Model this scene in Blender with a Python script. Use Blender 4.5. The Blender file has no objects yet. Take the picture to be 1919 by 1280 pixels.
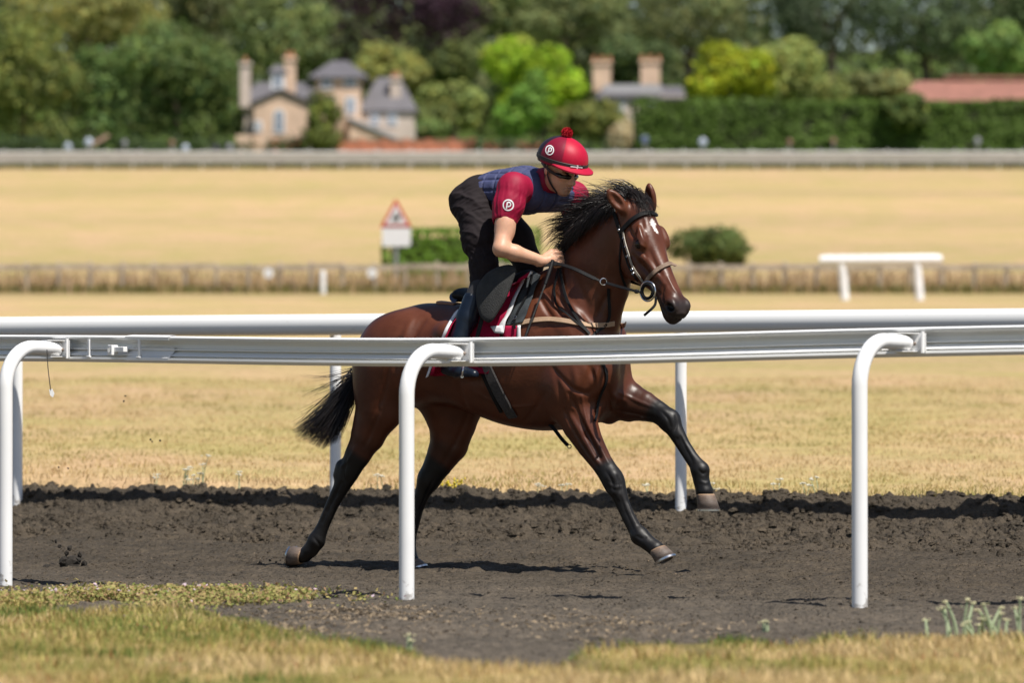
import bpy, bmesh, math, random
import numpy as np
from mathutils import Vector, Matrix
from mathutils.bvhtree import BVHTree

# ------------------------------------------------------------------ scene, camera, light
scn = bpy.context.scene
COL = scn.collection
random.seed(7)
RNG = np.random.default_rng(7)
FPX, CX, HOR, CAMZ = 10800.0, 959.5, 735.0, 0.944

cam_d = bpy.data.cameras.new('camera')
cam = bpy.data.objects.new('camera', cam_d)
COL.objects.link(cam)
cam.location = (0, 0, CAMZ)
cam.rotation_euler = (math.radians(90) + math.atan((HOR - 640) / FPX), 0, 0)
cam_d.sensor_fit = 'HORIZONTAL'
cam_d.sensor_width = 36
cam_d.lens = 36 * FPX / 1919
cam_d.clip_start = 0.5
cam_d.clip_end = 6000
cam_d.dof.use_dof = True
cam_d.dof.focus_distance = 29.5
cam_d.dof.aperture_fstop = 3.9
scn.camera = cam

SUN = Vector((0.37, -0.42, 1.0)).normalized()     # direction towards the sun
wd = bpy.data.worlds.new('World')
scn.world = wd
wd.use_nodes = True
nt = wd.node_tree
nt.nodes.clear()
sky = nt.nodes.new('ShaderNodeTexSky')
sky.sky_type = 'NISHITA'
sky.sun_disc = False
sky.sun_elevation = math.asin(SUN.z)
sky.sun_rotation = math.atan2(SUN.x, SUN.y)
bg = nt.nodes.new('ShaderNodeBackground')
bg.inputs['Strength'].default_value = 0.070
out = nt.nodes.new('ShaderNodeOutputWorld')
nt.links.new(sky.outputs[0], bg.inputs[0])
nt.links.new(bg.outputs[0], out.inputs[0])

sun_d = bpy.data.lights.new('sun', 'SUN')
sun_d.energy = 5.0
sun_d.angle = math.radians(0.53)
sun_d.color = (1.0, 0.95, 0.87)
sun = bpy.data.objects.new('sun', sun_d)
COL.objects.link(sun)
sun.rotation_euler = SUN.to_track_quat('Z', 'Y').to_euler()
sun.location = (5, 10, 30)

scn.view_settings.view_transform = 'Standard'
scn.view_settings.look = 'None'
scn.view_settings.exposure = 0.36
scn.view_settings.gamma = 1
scn.view_settings.use_curve_mapping = False
scn.render.engine = 'CYCLES'
scn.cycles.use_denoising = True
scn.cycles.max_bounces = 6
scn.cycles.transparent_max_bounces = 6

# ------------------------------------------------------------------ helpers
def W(px, py, Y):
    """a point seen at photograph position (px,py), Y metres down the range"""
    return Vector(((px - CX) / FPX * Y, Y, CAMZ + (HOR - py) / FPX * Y))

def tag(o, label=None, cat=None, group=None, kind=None):
    if label: o['label'] = label
    if cat: o['category'] = cat
    if group: o['group'] = group
    if kind: o['kind'] = kind
    return o

def empty(name, loc=(0, 0, 0), rotz=0, parent=None):
    o = bpy.data.objects.new(name, None)
    o.empty_display_size = 0.1
    COL.objects.link(o)
    o.location = loc
    o.rotation_euler = (0, 0, rotz)
    if parent is not None:
        o.parent = parent
    return o

def wmat(o):
    m = o.matrix_basis.copy()
    return m if o.parent is None else wmat(o.parent) @ o.matrix_parent_inverse @ m

def link_mesh(name, me, m=None, parent=None, world=True):
    """link a mesh; with world=True its coordinates are world coordinates even under a parent"""
    o = bpy.data.objects.new(name, me)
    COL.objects.link(o)
    if m is not None:
        me.materials.append(m)
    if parent is not None:
        o.parent = parent
        if world:
            o.matrix_parent_inverse = wmat(parent).inverted()
    return o

def np_mesh(name, v, f, col=None, smooth=False):
    v = np.asarray(v, np.float32).reshape(-1, 3)
    f = np.asarray(f, np.int32)
    me = bpy.data.meshes.new(name)
    n, k = f.shape
    me.vertices.add(len(v)); me.vertices.foreach_set('co', v.ravel())
    me.loops.add(n * k); me.loops.foreach_set('vertex_index', f.ravel())
    me.polygons.add(n)
    me.polygons.foreach_set('loop_start', np.arange(0, n * k, k, dtype=np.int32))
    if smooth:
        me.polygons.foreach_set('use_smooth', np.ones(n, bool))
    if col is not None:
        a = me.color_attributes.new('Col', 'FLOAT_COLOR', 'POINT')
        c = np.ones((len(v), 4), np.float32); c[:, :3] = col
        a.data.foreach_set('color', c.ravel())
    me.update()
    me.validate()
    return me

class MB:
    """collects shapes into one mesh"""
    def __init__(self): self.v = []; self.f = []
    def add(self, v, f):
        n = len(self.v)
        self.v += [tuple(p) for p in v]
        self.f += [tuple(i + n for i in q) for q in f]
        return self
    def box(self, c, s, M=None):
        x, y, z = s[0] / 2, s[1] / 2, s[2] / 2
        vs = [Vector((a * x, b * y, d * z)) for a in (-1, 1) for b in (-1, 1) for d in (-1, 1)]
        if M is not None: vs = [M @ p for p in vs]
        c = Vector(c)
        return self.add([p + c for p in vs], [(0, 1, 3, 2), (4, 6, 7, 5), (0, 4, 5, 1), (2, 3, 7, 6), (0, 2, 6, 4), (1, 5, 7, 3)])
    def tube(self, pts, rad, n=10, cap=True, side=None, flat=None):
        """round tube; flat=(half width, half thickness) makes a strap whose flat side faces 'side'"""
        pts = [Vector(p) for p in pts]
        if not hasattr(rad, '__len__'): rad = [rad] * len(pts)
        vs = []; ref = None
        for i, p in enumerate(pts):
            t = (pts[min(i + 1, len(pts) - 1)] - pts[max(i - 1, 0)]).normalized()
            if ref is None:
                ref = Vector((0, 0, 1)) if abs(t.z) < .9 else Vector((1, 0, 0))
            a = (ref - t * ref.dot(t)).normalized(); b = t.cross(a); ref = a
            for k in range(n):
                w = 2 * math.pi * k / n
                vs.append(p + (a * math.cos(w) + b * math.sin(w)) * rad[i])
        fs = []
        for i in range(len(pts) - 1):
            for k in range(n):
                k2 = (k + 1) % n
                fs.append((i * n + k, i * n + k2, (i + 1) * n + k2, (i + 1) * n + k))
        if cap:
            fs.append(tuple(range(n - 1, -1, -1)))
            fs.append(tuple((len(pts) - 1) * n + k for k in range(n)))
        return self.add(vs, fs)
    def strap(self, pts, nrm, wid, th):
        """flat band through pts; nrm = outward normals"""
        pts = [Vector(p) for p in pts]
        vs = []
        for i, p in enumerate(pts):
            t = (pts[min(i + 1, len(pts) - 1)] - pts[max(i - 1, 0)]).normalized()
            nn = Vector(nrm[i]).normalized()
            s = t.cross(nn).normalized()
            w_ = wid[i] if hasattr(wid, '__len__') else wid
            for (a, b) in ((-1, 0), (-.8, 1), (.8, 1), (1, 0), (.8, -1), (-.8, -1)):
                vs.append(p + s * (a * w_ / 2) + nn * (b * th / 2))
        fs = []
        for i in range(len(pts) - 1):
            for k in range(6):
                k2 = (k + 1) % 6
                fs.append((i * 6 + k, i * 6 + k2, (i + 1) * 6 + k2, (i + 1) * 6 + k))
        fs.append((5, 4, 3, 2, 1, 0)); fs.append(tuple((len(pts) - 1) * 6 + k for k in range(6)))
        return self.add(vs, fs)
    def torus(self, c, nrm, R, r, n=24, m=8):
        c = Vector(c); nrm = Vector(nrm).normalized()
        a = nrm.orthogonal().normalized(); b = nrm.cross(a)
        vs = []; fs = []
        for i in range(n):
            w = 2 * math.pi * i / n; d = a * math.cos(w) + b * math.sin(w)
            for j in range(m):
                q = 2 * math.pi * j / m
                vs.append(c + d * (R + r * math.cos(q)) + nrm * (r * math.sin(q)))
        for i in range(n):
            for j in range(m):
                fs.append((i * m + j, ((i + 1) % n) * m + j, ((i + 1) % n) * m + (j + 1) % m, i * m + (j + 1) % m))
        return self.add(vs, fs)
    def ball(self, c, r, n=12, m=8, M=None):
        c = Vector(c)
        if not hasattr(r, '__len__'): r = (r, r, r)
        vs = []; fs = []
        for i in range(m + 1):
            th = math.pi * i / m
            for k in range(n):
                w = 2 * math.pi * k / n
                p = Vector((r[0] * math.sin(th) * math.cos(w), r[1] * math.sin(th) * math.sin(w), r[2] * math.cos(th)))
                if M is not None: p = M @ p
                vs.append(c + p)
        for i in range(m):
            for k in range(n):
                k2 = (k + 1) % n
                fs.append((i * n + k, (i + 1) * n + k, (i + 1) * n + k2, i * n + k2))
        return self.add(vs, fs)
    def lathe(self, c, prof, n=20):
        c = Vector(c); vs = []; fs = []
        for (r, z) in prof:
            for k in range(n):
                w = 2 * math.pi * k / n
                vs.append(c + Vector((r * math.cos(w), r * math.sin(w), z)))
        for i in range(len(prof) - 1):
            for k in range(n):
                k2 = (k + 1) % n
                fs.append((i * n + k, i * n + k2, (i + 1) * n + k2, (i + 1) * n + k))
        fs.append(tuple(range(n - 1, -1, -1))); fs.append(tuple((len(prof) - 1) * n + k for k in range(n)))
        return self.add(vs, fs)
    def prism(self, poly, off):
        """closed polygon pushed along off"""
        n = len(poly); off = Vector(off)
        vs = [Vector(p) for p in poly] + [Vector(p) + off for p in poly]
        fs = [tuple(range(n)), tuple(range(2 * n - 1, n - 1, -1))]
        for i in range(n):
            j = (i + 1) % n
            fs.append((i, i + n, j + n, j))
        return self.add(vs, fs)
    def build(self, name, m=None, parent=None, smooth=False, world=True, bevel=0):
        me = bpy.data.meshes.new(name)
        me.from_pydata([tuple(p) for p in self.v], [], self.f)
        bm = bmesh.new(); bm.from_mesh(me)
        bmesh.ops.remove_doubles(bm, verts=bm.verts, dist=1e-5)
        bmesh.ops.recalc_face_normals(bm, faces=bm.faces)
        bm.to_mesh(me); bm.free()
        o = link_mesh(name, me, m, parent, world)
        if smooth:
            me.polygons.foreach_set('use_smooth', np.ones(len(me.polygons), bool))
            if smooth != 'all':
                me.set_sharp_from_angle(angle=math.radians(38))
        if bevel:
            b = o.modifiers.new('bevel', 'BEVEL'); b.width = bevel; b.segments = 2; b.limit_method = 'ANGLE'
        return o

def copy_tree(o, parent=None):
    c = o.copy(); COL.objects.link(c)
    if parent is not None: c.parent = parent
    for ch in [x for x in o.children]:
        copy_tree(ch, c)
    return c

def crv(pts, n=6):
    """Catmull-Rom through points"""
    P = [Vector(p) for p in pts]; out = []
    for i in range(len(P) - 1):
        p0, p1, p2, p3 = P[max(i - 1, 0)], P[i], P[i + 1], P[min(i + 2, len(P) - 1)]
        for k in range(n):
            t = k / n
            out.append(0.5 * ((2 * p1) + (p2 - p0) * t + (2 * p0 - 5 * p1 + 4 * p2 - p3) * t * t + (3 * p1 - p0 - 3 * p2 + p3) * t ** 3))
    out.append(P[-1])
    return out

def vnormals(v, f):
    a, b, c = v[f[:, 0]], v[f[:, 1]], v[f[:, 2]]; n = np.cross(b - a, c - a); o = np.zeros_like(v)
    for k in range(f.shape[1]):
        for d in range(3): o[:, d] += np.bincount(f[:, k], weights=n[:, d], minlength=len(v))
    return o / (np.linalg.norm(o, axis=1)[:, None] + 1e-12)
# ---- value noise
def vnoise(x, y, seed=0):
    xi = np.floor(x).astype(np.int64); yi = np.floor(y).astype(np.int64)
    fx = x - xi; fy = y - yi
    fx = fx * fx * fx * (fx * (fx * 6 - 15) + 10); fy = fy * fy * fy * (fy * (fy * 6 - 15) + 10)
    def h(a, b):
        n = (a * 374761393 + b * 668265263 + seed * 982451653) & 0xffffffff
        n = ((n ^ (n >> 13)) * 1274126177) & 0xffffffff
        n = (n ^ (n >> 16)) & 0xffff
        return n / 65535.0
    a = h(xi, yi); b = h(xi + 1, yi); c = h(xi, yi + 1); d = h(xi + 1, yi + 1)
    return (a + (b - a) * fx) * (1 - fy) + (c + (d - c) * fx) * fy
def fbm(x, y, oct=4, seed=0, gain=.5):
    s = 0; a = 1; t = 0
    for i in range(oct):
        s = s + a * vnoise(x * 2 ** i + 17.3 * i, y * 2 ** i - 9.1 * i, seed + i); t += a; a *= gain
    return s / t
def sstep(a, b, x):
    t = np.clip((x - a) / (b - a), 0, 1); return t * t * (3 - 2 * t)

# ---- materials
def new_mat(name):
    m = bpy.data.materials.new(name); m.use_nodes = True
    n = m.node_tree; b = n.nodes['Principled BSDF']
    return m, n, b
def lin(r, g, b):
    f = lambda c: (c / 255 / 12.92) if c / 255 <= .04045 else ((c / 255 + .055) / 1.055) ** 2.4
    return (f(r), f(g), f(b))
def simple(name, c, rough=.6, metal=0, var=.12, scale=8, bump=0, bscale=60, spec=.5, stretch=(1, 1, 1), detail=4, sheen=0, coat=0):
    """noise-varied colour with optional relief"""
    m, n, b = new_mat(name)
    tc = n.nodes.new('ShaderNodeTexCoord')
    mp = n.nodes.new('ShaderNodeMapping'); mp.inputs['Scale'].default_value = stretch
    n.links.new(tc.outputs['Object'], mp.inputs[0])
    nz = n.nodes.new('ShaderNodeTexNoise'); nz.inputs['Scale'].default_value = scale; nz.inputs['Detail'].default_value = detail
    n.links.new(mp.outputs[0], nz.inputs[0])
    r = n.nodes.new('ShaderNodeValToRGB')
    r.color_ramp.elements[0].position = .3; r.color_ramp.elements[1].position = .7
    r.color_ramp.elements[0].color = (*[x * (1 - var) for x in c], 1)
    r.color_ramp.elements[1].color = (*[min(1, x * (1 + var)) for x in c], 1)
    n.links.new(nz.outputs[0], r.inputs[0]); n.links.new(r.outputs[0], b.inputs['Base Color'])
    b.inputs['Roughness'].default_value = rough; b.inputs['Metallic'].default_value = metal
    b.inputs['Specular IOR Level'].default_value = spec
    if sheen: b.inputs['Sheen Weight'].default_value = sheen
    if coat: b.inputs['Coat Weight'].default_value = coat; b.inputs['Coat Roughness'].default_value = .15
    if bump:
        z = n.nodes.new('ShaderNodeTexNoise'); z.inputs['Scale'].default_value = bscale; z.inputs['Detail'].default_value = 5
        n.links.new(mp.outputs[0], z.inputs[0])
        bp = n.nodes.new('ShaderNodeBump'); bp.inputs['Strength'].default_value = bump; bp.inputs['Distance'].default_value = .02
        n.links.new(z.outputs[0], bp.inputs['Height']); n.links.new(bp.outputs[0], b.inputs['Normal'])
    return m
def attr_mat(name, rough=.6, spec=.3, trans=0, var=0, vscale=20, bump=0, bscale=60, sheen=0, coat=0, rvar=0, stretch=(1, 1, 1)):
    """base colour from the 'Col' attribute"""
    m, n, b = new_mat(name)
    a = n.nodes.new('ShaderNodeAttribute'); a.attribute_name = 'Col'
    src = a.outputs['Color']
    tc = n.nodes.new('ShaderNodeTexCoord')
    mp = n.nodes.new('ShaderNodeMapping'); mp.inputs['Scale'].default_value = stretch
    n.links.new(tc.outputs['Object'], mp.inputs[0])
    if var or rvar:
        nz = n.nodes.new('ShaderNodeTexNoise'); nz.inputs['Scale'].default_value = vscale; nz.inputs['Detail'].default_value = 5
        n.links.new(mp.outputs[0], nz.inputs[0])
    if var:
        mr = n.nodes.new('ShaderNodeMapRange'); mr.inputs[1].default_value = .25; mr.inputs[2].default_value = .75
        mr.inputs[3].default_value = 1 - var; mr.inputs[4].default_value = 1 + var
        n.links.new(nz.outputs[0], mr.inputs[0])
        mx = n.nodes.new('ShaderNodeMix'); mx.data_type = 'RGBA'; mx.blend_type = 'MULTIPLY'; mx.inputs[0].default_value = 1
        n.links.new(src, mx.inputs[6]); n.links.new(mr.outputs[0], mx.inputs[7]); src = mx.outputs[2]
    n.links.new(src, b.inputs['Base Color'])
    b.inputs['Roughness'].default_value = rough; b.inputs['Specular IOR Level'].default_value = spec
    if rvar:
        r2 = n.nodes.new('ShaderNodeMapRange'); r2.inputs[3].default_value = max(.05, rough - rvar); r2.inputs[4].default_value = min(1, rough + rvar)
        r2.inputs[1].default_value = .3; r2.inputs[2].default_value = .7
        n.links.new(nz.outputs[0], r2.inputs[0]); n.links.new(r2.outputs[0], b.inputs['Roughness'])
    if sheen: b.inputs['Sheen Weight'].default_value = sheen
    if coat: b.inputs['Coat Weight'].default_value = coat; b.inputs['Coat Roughness'].default_value = .2
    if bump:
        z = n.nodes.new('ShaderNodeTexNoise'); z.inputs['Scale'].default_value = bscale; z.inputs['Detail'].default_value = 5
        n.links.new(mp.outputs[0], z.inputs[0])
        bp = n.nodes.new('ShaderNodeBump'); bp.inputs['Strength'].default_value = bump; bp.inputs['Distance'].default_value = .02
        n.links.new(z.outputs[0], bp.inputs['Height']); n.links.new(bp.outputs[0], b.inputs['Normal'])
    if trans:
        t = n.nodes.new('ShaderNodeBsdfTranslucent'); n.links.new(src, t.inputs['Color'])
        ms = n.nodes.new('ShaderNodeMixShader'); ms.inputs[0].default_value = trans
        n.links.new(b.outputs[0], ms.inputs[1]); n.links.new(t.outputs[0], ms.inputs[2])
        n.links.new(ms.outputs[0], n.nodes['Material Output'].inputs[0])
    return m

WHITE = simple('white_plastic', (.82, .82, .82), rough=.38, var=.03, scale=5)
def stain(m, amount=.75):
    """earth splashed up the lowest part of the posts and thin scuffs higher up"""
    n = m.node_tree; b = n.nodes['Principled BSDF']; src = b.inputs['Base Color'].links[0].from_socket
    g = n.nodes.new('ShaderNodeNewGeometry'); tc = n.nodes.new('ShaderNodeTexCoord')
    sx = n.nodes.new('ShaderNodeSeparateXYZ'); n.links.new(tc.outputs['Generated'], sx.inputs[0])
    z = n.nodes.new('ShaderNodeTexNoise'); z.inputs['Scale'].default_value = 28; z.inputs['Detail'].default_value = 6
    n.links.new(g.outputs['Position'], z.inputs[0])
    ad = n.nodes.new('ShaderNodeMath'); ad.operation = 'MULTIPLY_ADD'; ad.inputs[1].default_value = -2.2; ad.inputs[2].default_value = .34
    n.links.new(sx.outputs[2], ad.inputs[0])
    a2 = n.nodes.new('ShaderNodeMath'); a2.operation = 'ADD'; n.links.new(ad.outputs[0], a2.inputs[0]); n.links.new(z.outputs[0], a2.inputs[1])
    r = n.nodes.new('ShaderNodeMapRange'); r.inputs[1].default_value = .62; r.inputs[2].default_value = .74; r.inputs[4].default_value = amount
    n.links.new(a2.outputs[0], r.inputs[0])
    mx = n.nodes.new('ShaderNodeMix'); mx.data_type = 'RGBA'; mx.inputs[7].default_value = (.16, .13, .10, 1)
    n.links.new(r.outputs[0], mx.inputs[0]); n.links.new(src, mx.inputs[6]); n.links.new(mx.outputs[2], b.inputs['Base Color'])
    return m
POSTM = stain(simple('post_plastic', (.83, .83, .83), rough=.38, var=.03, scale=5), .6)
LEATHER_BLACK = simple('black_leather', (.007, .007, .008), rough=.58, spec=.22, var=.3, scale=30, bump=.15, bscale=300)
STEEL = simple('steel', (.62, .62, .63), rough=.25, metal=1, var=.05)

# ------------------------------------------------------------------ signed-distance sculpting
class Grid:
    def __init__(self, lo, hi, h):
        self.lo = np.array(lo, np.float32); self.h = h
        self.n = np.ceil((np.array(hi) - np.array(lo)) / h).astype(int) + 1
        self.f = np.full(self.n, 1.0, np.float32)
    def _sub(self, lo, hi):
        a = np.clip(np.floor((np.array(lo) - self.lo) / self.h).astype(int), 0, self.n)
        b = np.clip(np.ceil((np.array(hi) - self.lo) / self.h).astype(int) + 1, 0, self.n)
        sl = tuple(slice(a[i], b[i]) for i in range(3))
        ax = [(self.lo[i] + self.h * np.arange(a[i], b[i])).astype(np.float32) for i in range(3)]
        return sl, ax[0][:, None, None], ax[1][None, :, None], ax[2][None, None, :]
    def put(self, sl, d, k, sub=False):
        if d.size == 0: return
        f = self.f[sl]
        if sub:
            a = f; b = -d; h = np.clip(.5 - .5 * (b - a) / k, 0, 1)
            self.f[sl] = b + (a - b) * h + k * h * (1 - h)
        else:
            h = np.clip(.5 + .5 * (d - f) / k, 0, 1)
            self.f[sl] = d + (f - d) * h - k * h * (1 - h)
    def cone(self, a, b, ra, rb, k=.02, sub=False):
        a = np.array(a, np.float32); b = np.array(b, np.float32); m = max(ra, rb) + 2 * k + .02
        sl, x, y, z = self._sub(np.minimum(a, b) - m, np.maximum(a, b) + m)
        ab = b - a; L = max(float(ab @ ab), 1e-9)
        t = np.clip(((x - a[0]) * ab[0] + (y - a[1]) * ab[1] + (z - a[2]) * ab[2]) / L, 0, 1)
        d = np.sqrt((x - a[0] - t * ab[0]) ** 2 + (y - a[1] - t * ab[1]) ** 2 + (z - a[2] - t * ab[2]) ** 2) - (ra + (rb - ra) * t)
        self.put(sl, d, k, sub)
    def chain(self, pts, k=.02, sub=False):
        """pts: (point, radius)"""
        for (a, ra), (b, rb) in zip(pts[:-1], pts[1:]): self.cone(a, b, ra, rb, k, sub)
    def etube(self, pts, side, k=.03):
        """pts: (centre, radius across, radius along side)"""
        side = np.array(side, np.float32); side /= np.linalg.norm(side)
        C = [np.array(p[0], np.float32) for p in pts]
        m = max(max(p[1], p[2]) for p in pts) + 2 * k + .03
        sl, x, y, z = self._sub(np.min(C, 0) - m, np.max(C, 0) + m)
        best = None
        for i in range(len(pts) - 1):
            a, b = C[i], C[i + 1]; ab = b - a; L = float(ab @ ab)
            t = np.clip(((x - a[0]) * ab[0] + (y - a[1]) * ab[1] + (z - a[2]) * ab[2]) / L, 0, 1)
            rx, ry, rz = x - a[0] - t * ab[0], y - a[1] - t * ab[1], z - a[2] - t * ab[2]
            s = rx * side[0] + ry * side[1] + rz * side[2]
            q = np.maximum(rx * rx + ry * ry + rz * rz - s * s, 0)
            ra = pts[i][1] + (pts[i + 1][1] - pts[i][1]) * t; rb = pts[i][2] + (pts[i + 1][2] - pts[i][2]) * t
            d = (np.sqrt(q / ra ** 2 + s * s / rb ** 2) - 1) * np.minimum(ra, rb)
            best = d if best is None else np.minimum(best, d)
        self.put(sl, best, k)
    def ell(self, c, r, R=None, k=.03, sub=False):
        """ellipsoid; rows of R are its axes"""
        c = np.array(c, np.float32); r = np.array(r, np.float32)
        R = np.eye(3) if R is None else np.array([np.array(q, float) / np.linalg.norm(q) for q in R])
        m = float(r.max()) + 2 * k + .02
        sl, x, y, z = self._sub(c - m, c + m)
        x = x - c[0]; y = y - c[1]; z = z - c[2]
        L = [R[i, 0] * x + R[i, 1] * y + R[i, 2] * z for i in range(3)]
        k0 = np.sqrt((L[0] / r[0]) ** 2 + (L[1] / r[1]) ** 2 + (L[2] / r[2]) ** 2)
        k1 = np.sqrt((L[0] / r[0] ** 2) ** 2 + (L[1] / r[1] ** 2) ** 2 + (L[2] / r[2] ** 2) ** 2) + 1e-6
        self.put(sl, k0 * (k0 - 1) / k1, k, sub)
    def field(self, fn, lo, hi, k=.03, sub=False):
        sl, x, y, z = self._sub(lo, hi)
        self.put(sl, fn(x, y, z).astype(np.float32), k, sub)
    def surface(self, smooth=2):
        """surface nets"""
        f = self.f; n = self.n
        ins = f < 0
        c = np.zeros(n - 1, np.int8)
        for dx in (0, 1):
            for dy in (0, 1):
                for dz in (0, 1):
                    c += ins[dx:n[0] - 1 + dx, dy:n[1] - 1 + dy, dz:n[2] - 1 + dz]
        act = np.argwhere((c > 0) & (c < 8))
        idx = np.full(n - 1, -1, np.int32); idx[tuple(act.T)] = np.arange(len(act))
        acc = np.zeros((len(act), 3)); cnt = np.zeros(len(act))
        co = [(i, j, k) for i in (0, 1) for j in (0, 1) for k in (0, 1)]
        vals = {q: f[act[:, 0] + q[0], act[:, 1] + q[1], act[:, 2] + q[2]] for q in co}
        for q in co:
            for ax in range(3):
                if q[ax] == 0:
                    p = list(q); p[ax] = 1; p = tuple(p)
                    a, b = vals[q], vals[p]; s = (a < 0) != (b < 0)
                    t = np.where(s, a / np.where(a == b, 1, a - b), 0)
                    for d in range(3):
                        acc[:, d] += np.where(s, q[d] + (t if d == ax else 0), 0)
                    cnt += s
        v = (act + acc / cnt[:, None]) * self.h + self.lo
        F = []
        for ax in range(3):
            b1, b2 = [(1, 2), (2, 0), (0, 1)][ax]
            s0 = [slice(None)] * 3; s1 = [slice(None)] * 3
            s0[ax] = slice(0, n[ax] - 1); s1[ax] = slice(1, n[ax])
            e0 = ins[tuple(s0)]; e1 = ins[tuple(s1)]
            E = np.argwhere(e0 != e1)
            E = E[(E[:, b1] > 0) & (E[:, b2] > 0) & (E[:, b1] < n[b1] - 1) & (E[:, b2] < n[b2] - 1)]
            def cell(d1, d2):
                q = E.copy(); q[:, b1] -= d1; q[:, b2] -= d2
                return idx[tuple(q.T)]
            quad = np.stack([cell(1, 1), cell(0, 1), cell(0, 0), cell(1, 0)], 1)
            flip = ~ins[tuple(E.T)]
            quad[flip] = quad[flip][:, ::-1]
            F.append(quad)
        F = np.concatenate(F); F = F[(F >= 0).all(1)]
        for _ in range(smooth):
            e = np.concatenate([F[:, [0, 1]], F[:, [1, 2]], F[:, [2, 3]], F[:, [3, 0]]])
            e = np.concatenate([e, e[:, ::-1]])
            deg = np.bincount(e[:, 0], minlength=len(v)).astype(float)
            s = np.stack([np.bincount(e[:, 0], weights=v[e[:, 1], d], minlength=len(v)) for d in range(3)], 1) / np.maximum(deg, 1)[:, None]
            v = v * .5 + s * .5
        return v, F
# ------------------------------------------------------------------ terrain
TX, TY = 0.83, -0.56            # the track's direction; its normal is (.56,.83)
NQX, NQY = 0.56, 0.83
ZK_Y = [-50, 36.5, 145, 344, 430, 500, 600, 800, 1500]
ZK_Z = [-2.1, .33, 3.4, 14.29, 18.86, 22.3, 27.5, 42, 90]
def zf(y): return np.interp(y, ZK_Y, ZK_Z)

def SH(x):
    """the rail, and the bank under it, drift slowly away from the straight"""
    return np.interp(x, [-9, -5.3, -3.2, -1.1, 1.02, 3.15, 5.3, 9], [-.2, -.12, -.02, .04, .155, .27, .30, .35])
def field_z(x, y):
    q = NQX * x + NQY * y - SH(x)
    z = zf(y) + .05 * (fbm(x * .3, y * .3, 3, 5) - .5) * sstep(31, 36, q) * (1 - sstep(100, 140, y))
    return np.where(q < 31, z - .6 * (1 - sstep(29.45, 29.9, q)) - .3 * (1 - sstep(20, 30, q)), z)

def track_z(x, y):
    q = NQX * x + NQY * y - SH(x)
    wob = (fbm(x * .8, q * .5, 3, 3) - .5)
    qq = q + wob * .16
    bank = .055 * sstep(26.9, 28.6, qq) + .045 * sstep(28.6, 29.2, qq) + .125 * sstep(29.20, 29.42, qq) + .02 * sstep(29.4, 29.6, qq)
    a = sstep(26.4, 27.9, qq)
    back = sstep(29.62, 30.05, q + .35 * wob)
    z = bank - .55 * back + .030 * np.clip(q - 24.3, 0, 2.9)
    # trampled clods on the bank, finer crumbs on the gallop itself
    n1 = fbm(x * 4.2, y * 4.2, 2, 11); n2 = fbm(x * 11, y * 11, 3, 21); n3 = fbm(x * 30, y * 30, 2, 31)
    clod = np.clip(n1 * 1.5 - .35, 0, 1) ** 1.3
    holes = np.clip((fbm(x * 2.6 + 40, y * 2.6, 2, 41) - .60) * 6, 0, 1)
    crumb = np.abs(n2 - .5) * 2
    z = z + a * ((.03 + .05 * (1 - sstep(28.6, 29.2, q))) * (clod - .4) + .050 * (crumb - .4) + .03 * (n3 - .5) - .075 * holes * (1 - sstep(29.0, 29.3, q)))
    z = z + (1 - a) * (.030 * (fbm(x * 2.5, y * 2.5, 2, 51) - .5) + .036 * (n2 - .5) + .016 * (n3 - .5))
    hoof = np.clip((fbm(x * 5.5, y * 5.5, 1, 61) - .72) * 5, 0, 1)
    z = z - (1 - a) * .03 * hoof * sstep(22.0, 23.0, q)
    return z

EDGE_X = [-9, -2.18, -1.27, -.76, -.41, -.16, .08, .47, 1.12, 1.97, 9]
EDGE_Y = [25.2, 25.0, 24.5, 22.4, 20.9, 19.5, 19.5, 20.9, 22.0, 22.0, 22]
def verge_edge(x, y):
    return np.interp(x, EDGE_X, EDGE_Y) + 2.6 * (fbm(x * 2.8, y * .8, 4, 71) - .5)
def verge_z(x, y):
    d = verge_edge(x, y) - y
    return -.12 + .145 * sstep(-.9, .5, d) + .02 * (fbm(x * 3, y * 3, 3, 73) - .5)

def sheet(name, xs, second, zfun, m, conv=None, col=None):
    X, S = np.meshgrid(xs, second, indexing='ij')
    Y = S if conv is None else conv(X, S)
    Z = zfun(X, Y)
    v = np.stack([X, Y, Z], -1).reshape(-1, 3)
    nx, ny = X.shape
    i = np.arange(nx * ny).reshape(nx, ny)
    f = np.stack([i[:-1, :-1], i[1:, :-1], i[1:, 1:], i[:-1, 1:]], -1).reshape(-1, 4)
    c = None if col is None else col(X, Y).reshape(-1, 3)
    me = np_mesh(name, v, f, c, smooth=True)
    return tag(link_mesh(name, me, m), kind='structure')

def grow(a, b, d0, r):
    o = [a]; d = d0
    while o[-1] < b: o.append(o[-1] + d); d *= r
    return np.array(o)
def sym(fine, step, far, r):
    inner = np.arange(-fine, fine + step / 2, step)
    g = grow(fine, far, step * 1.5, r)[1:]
    return np.concatenate([-g[::-1], inner, g])

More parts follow.
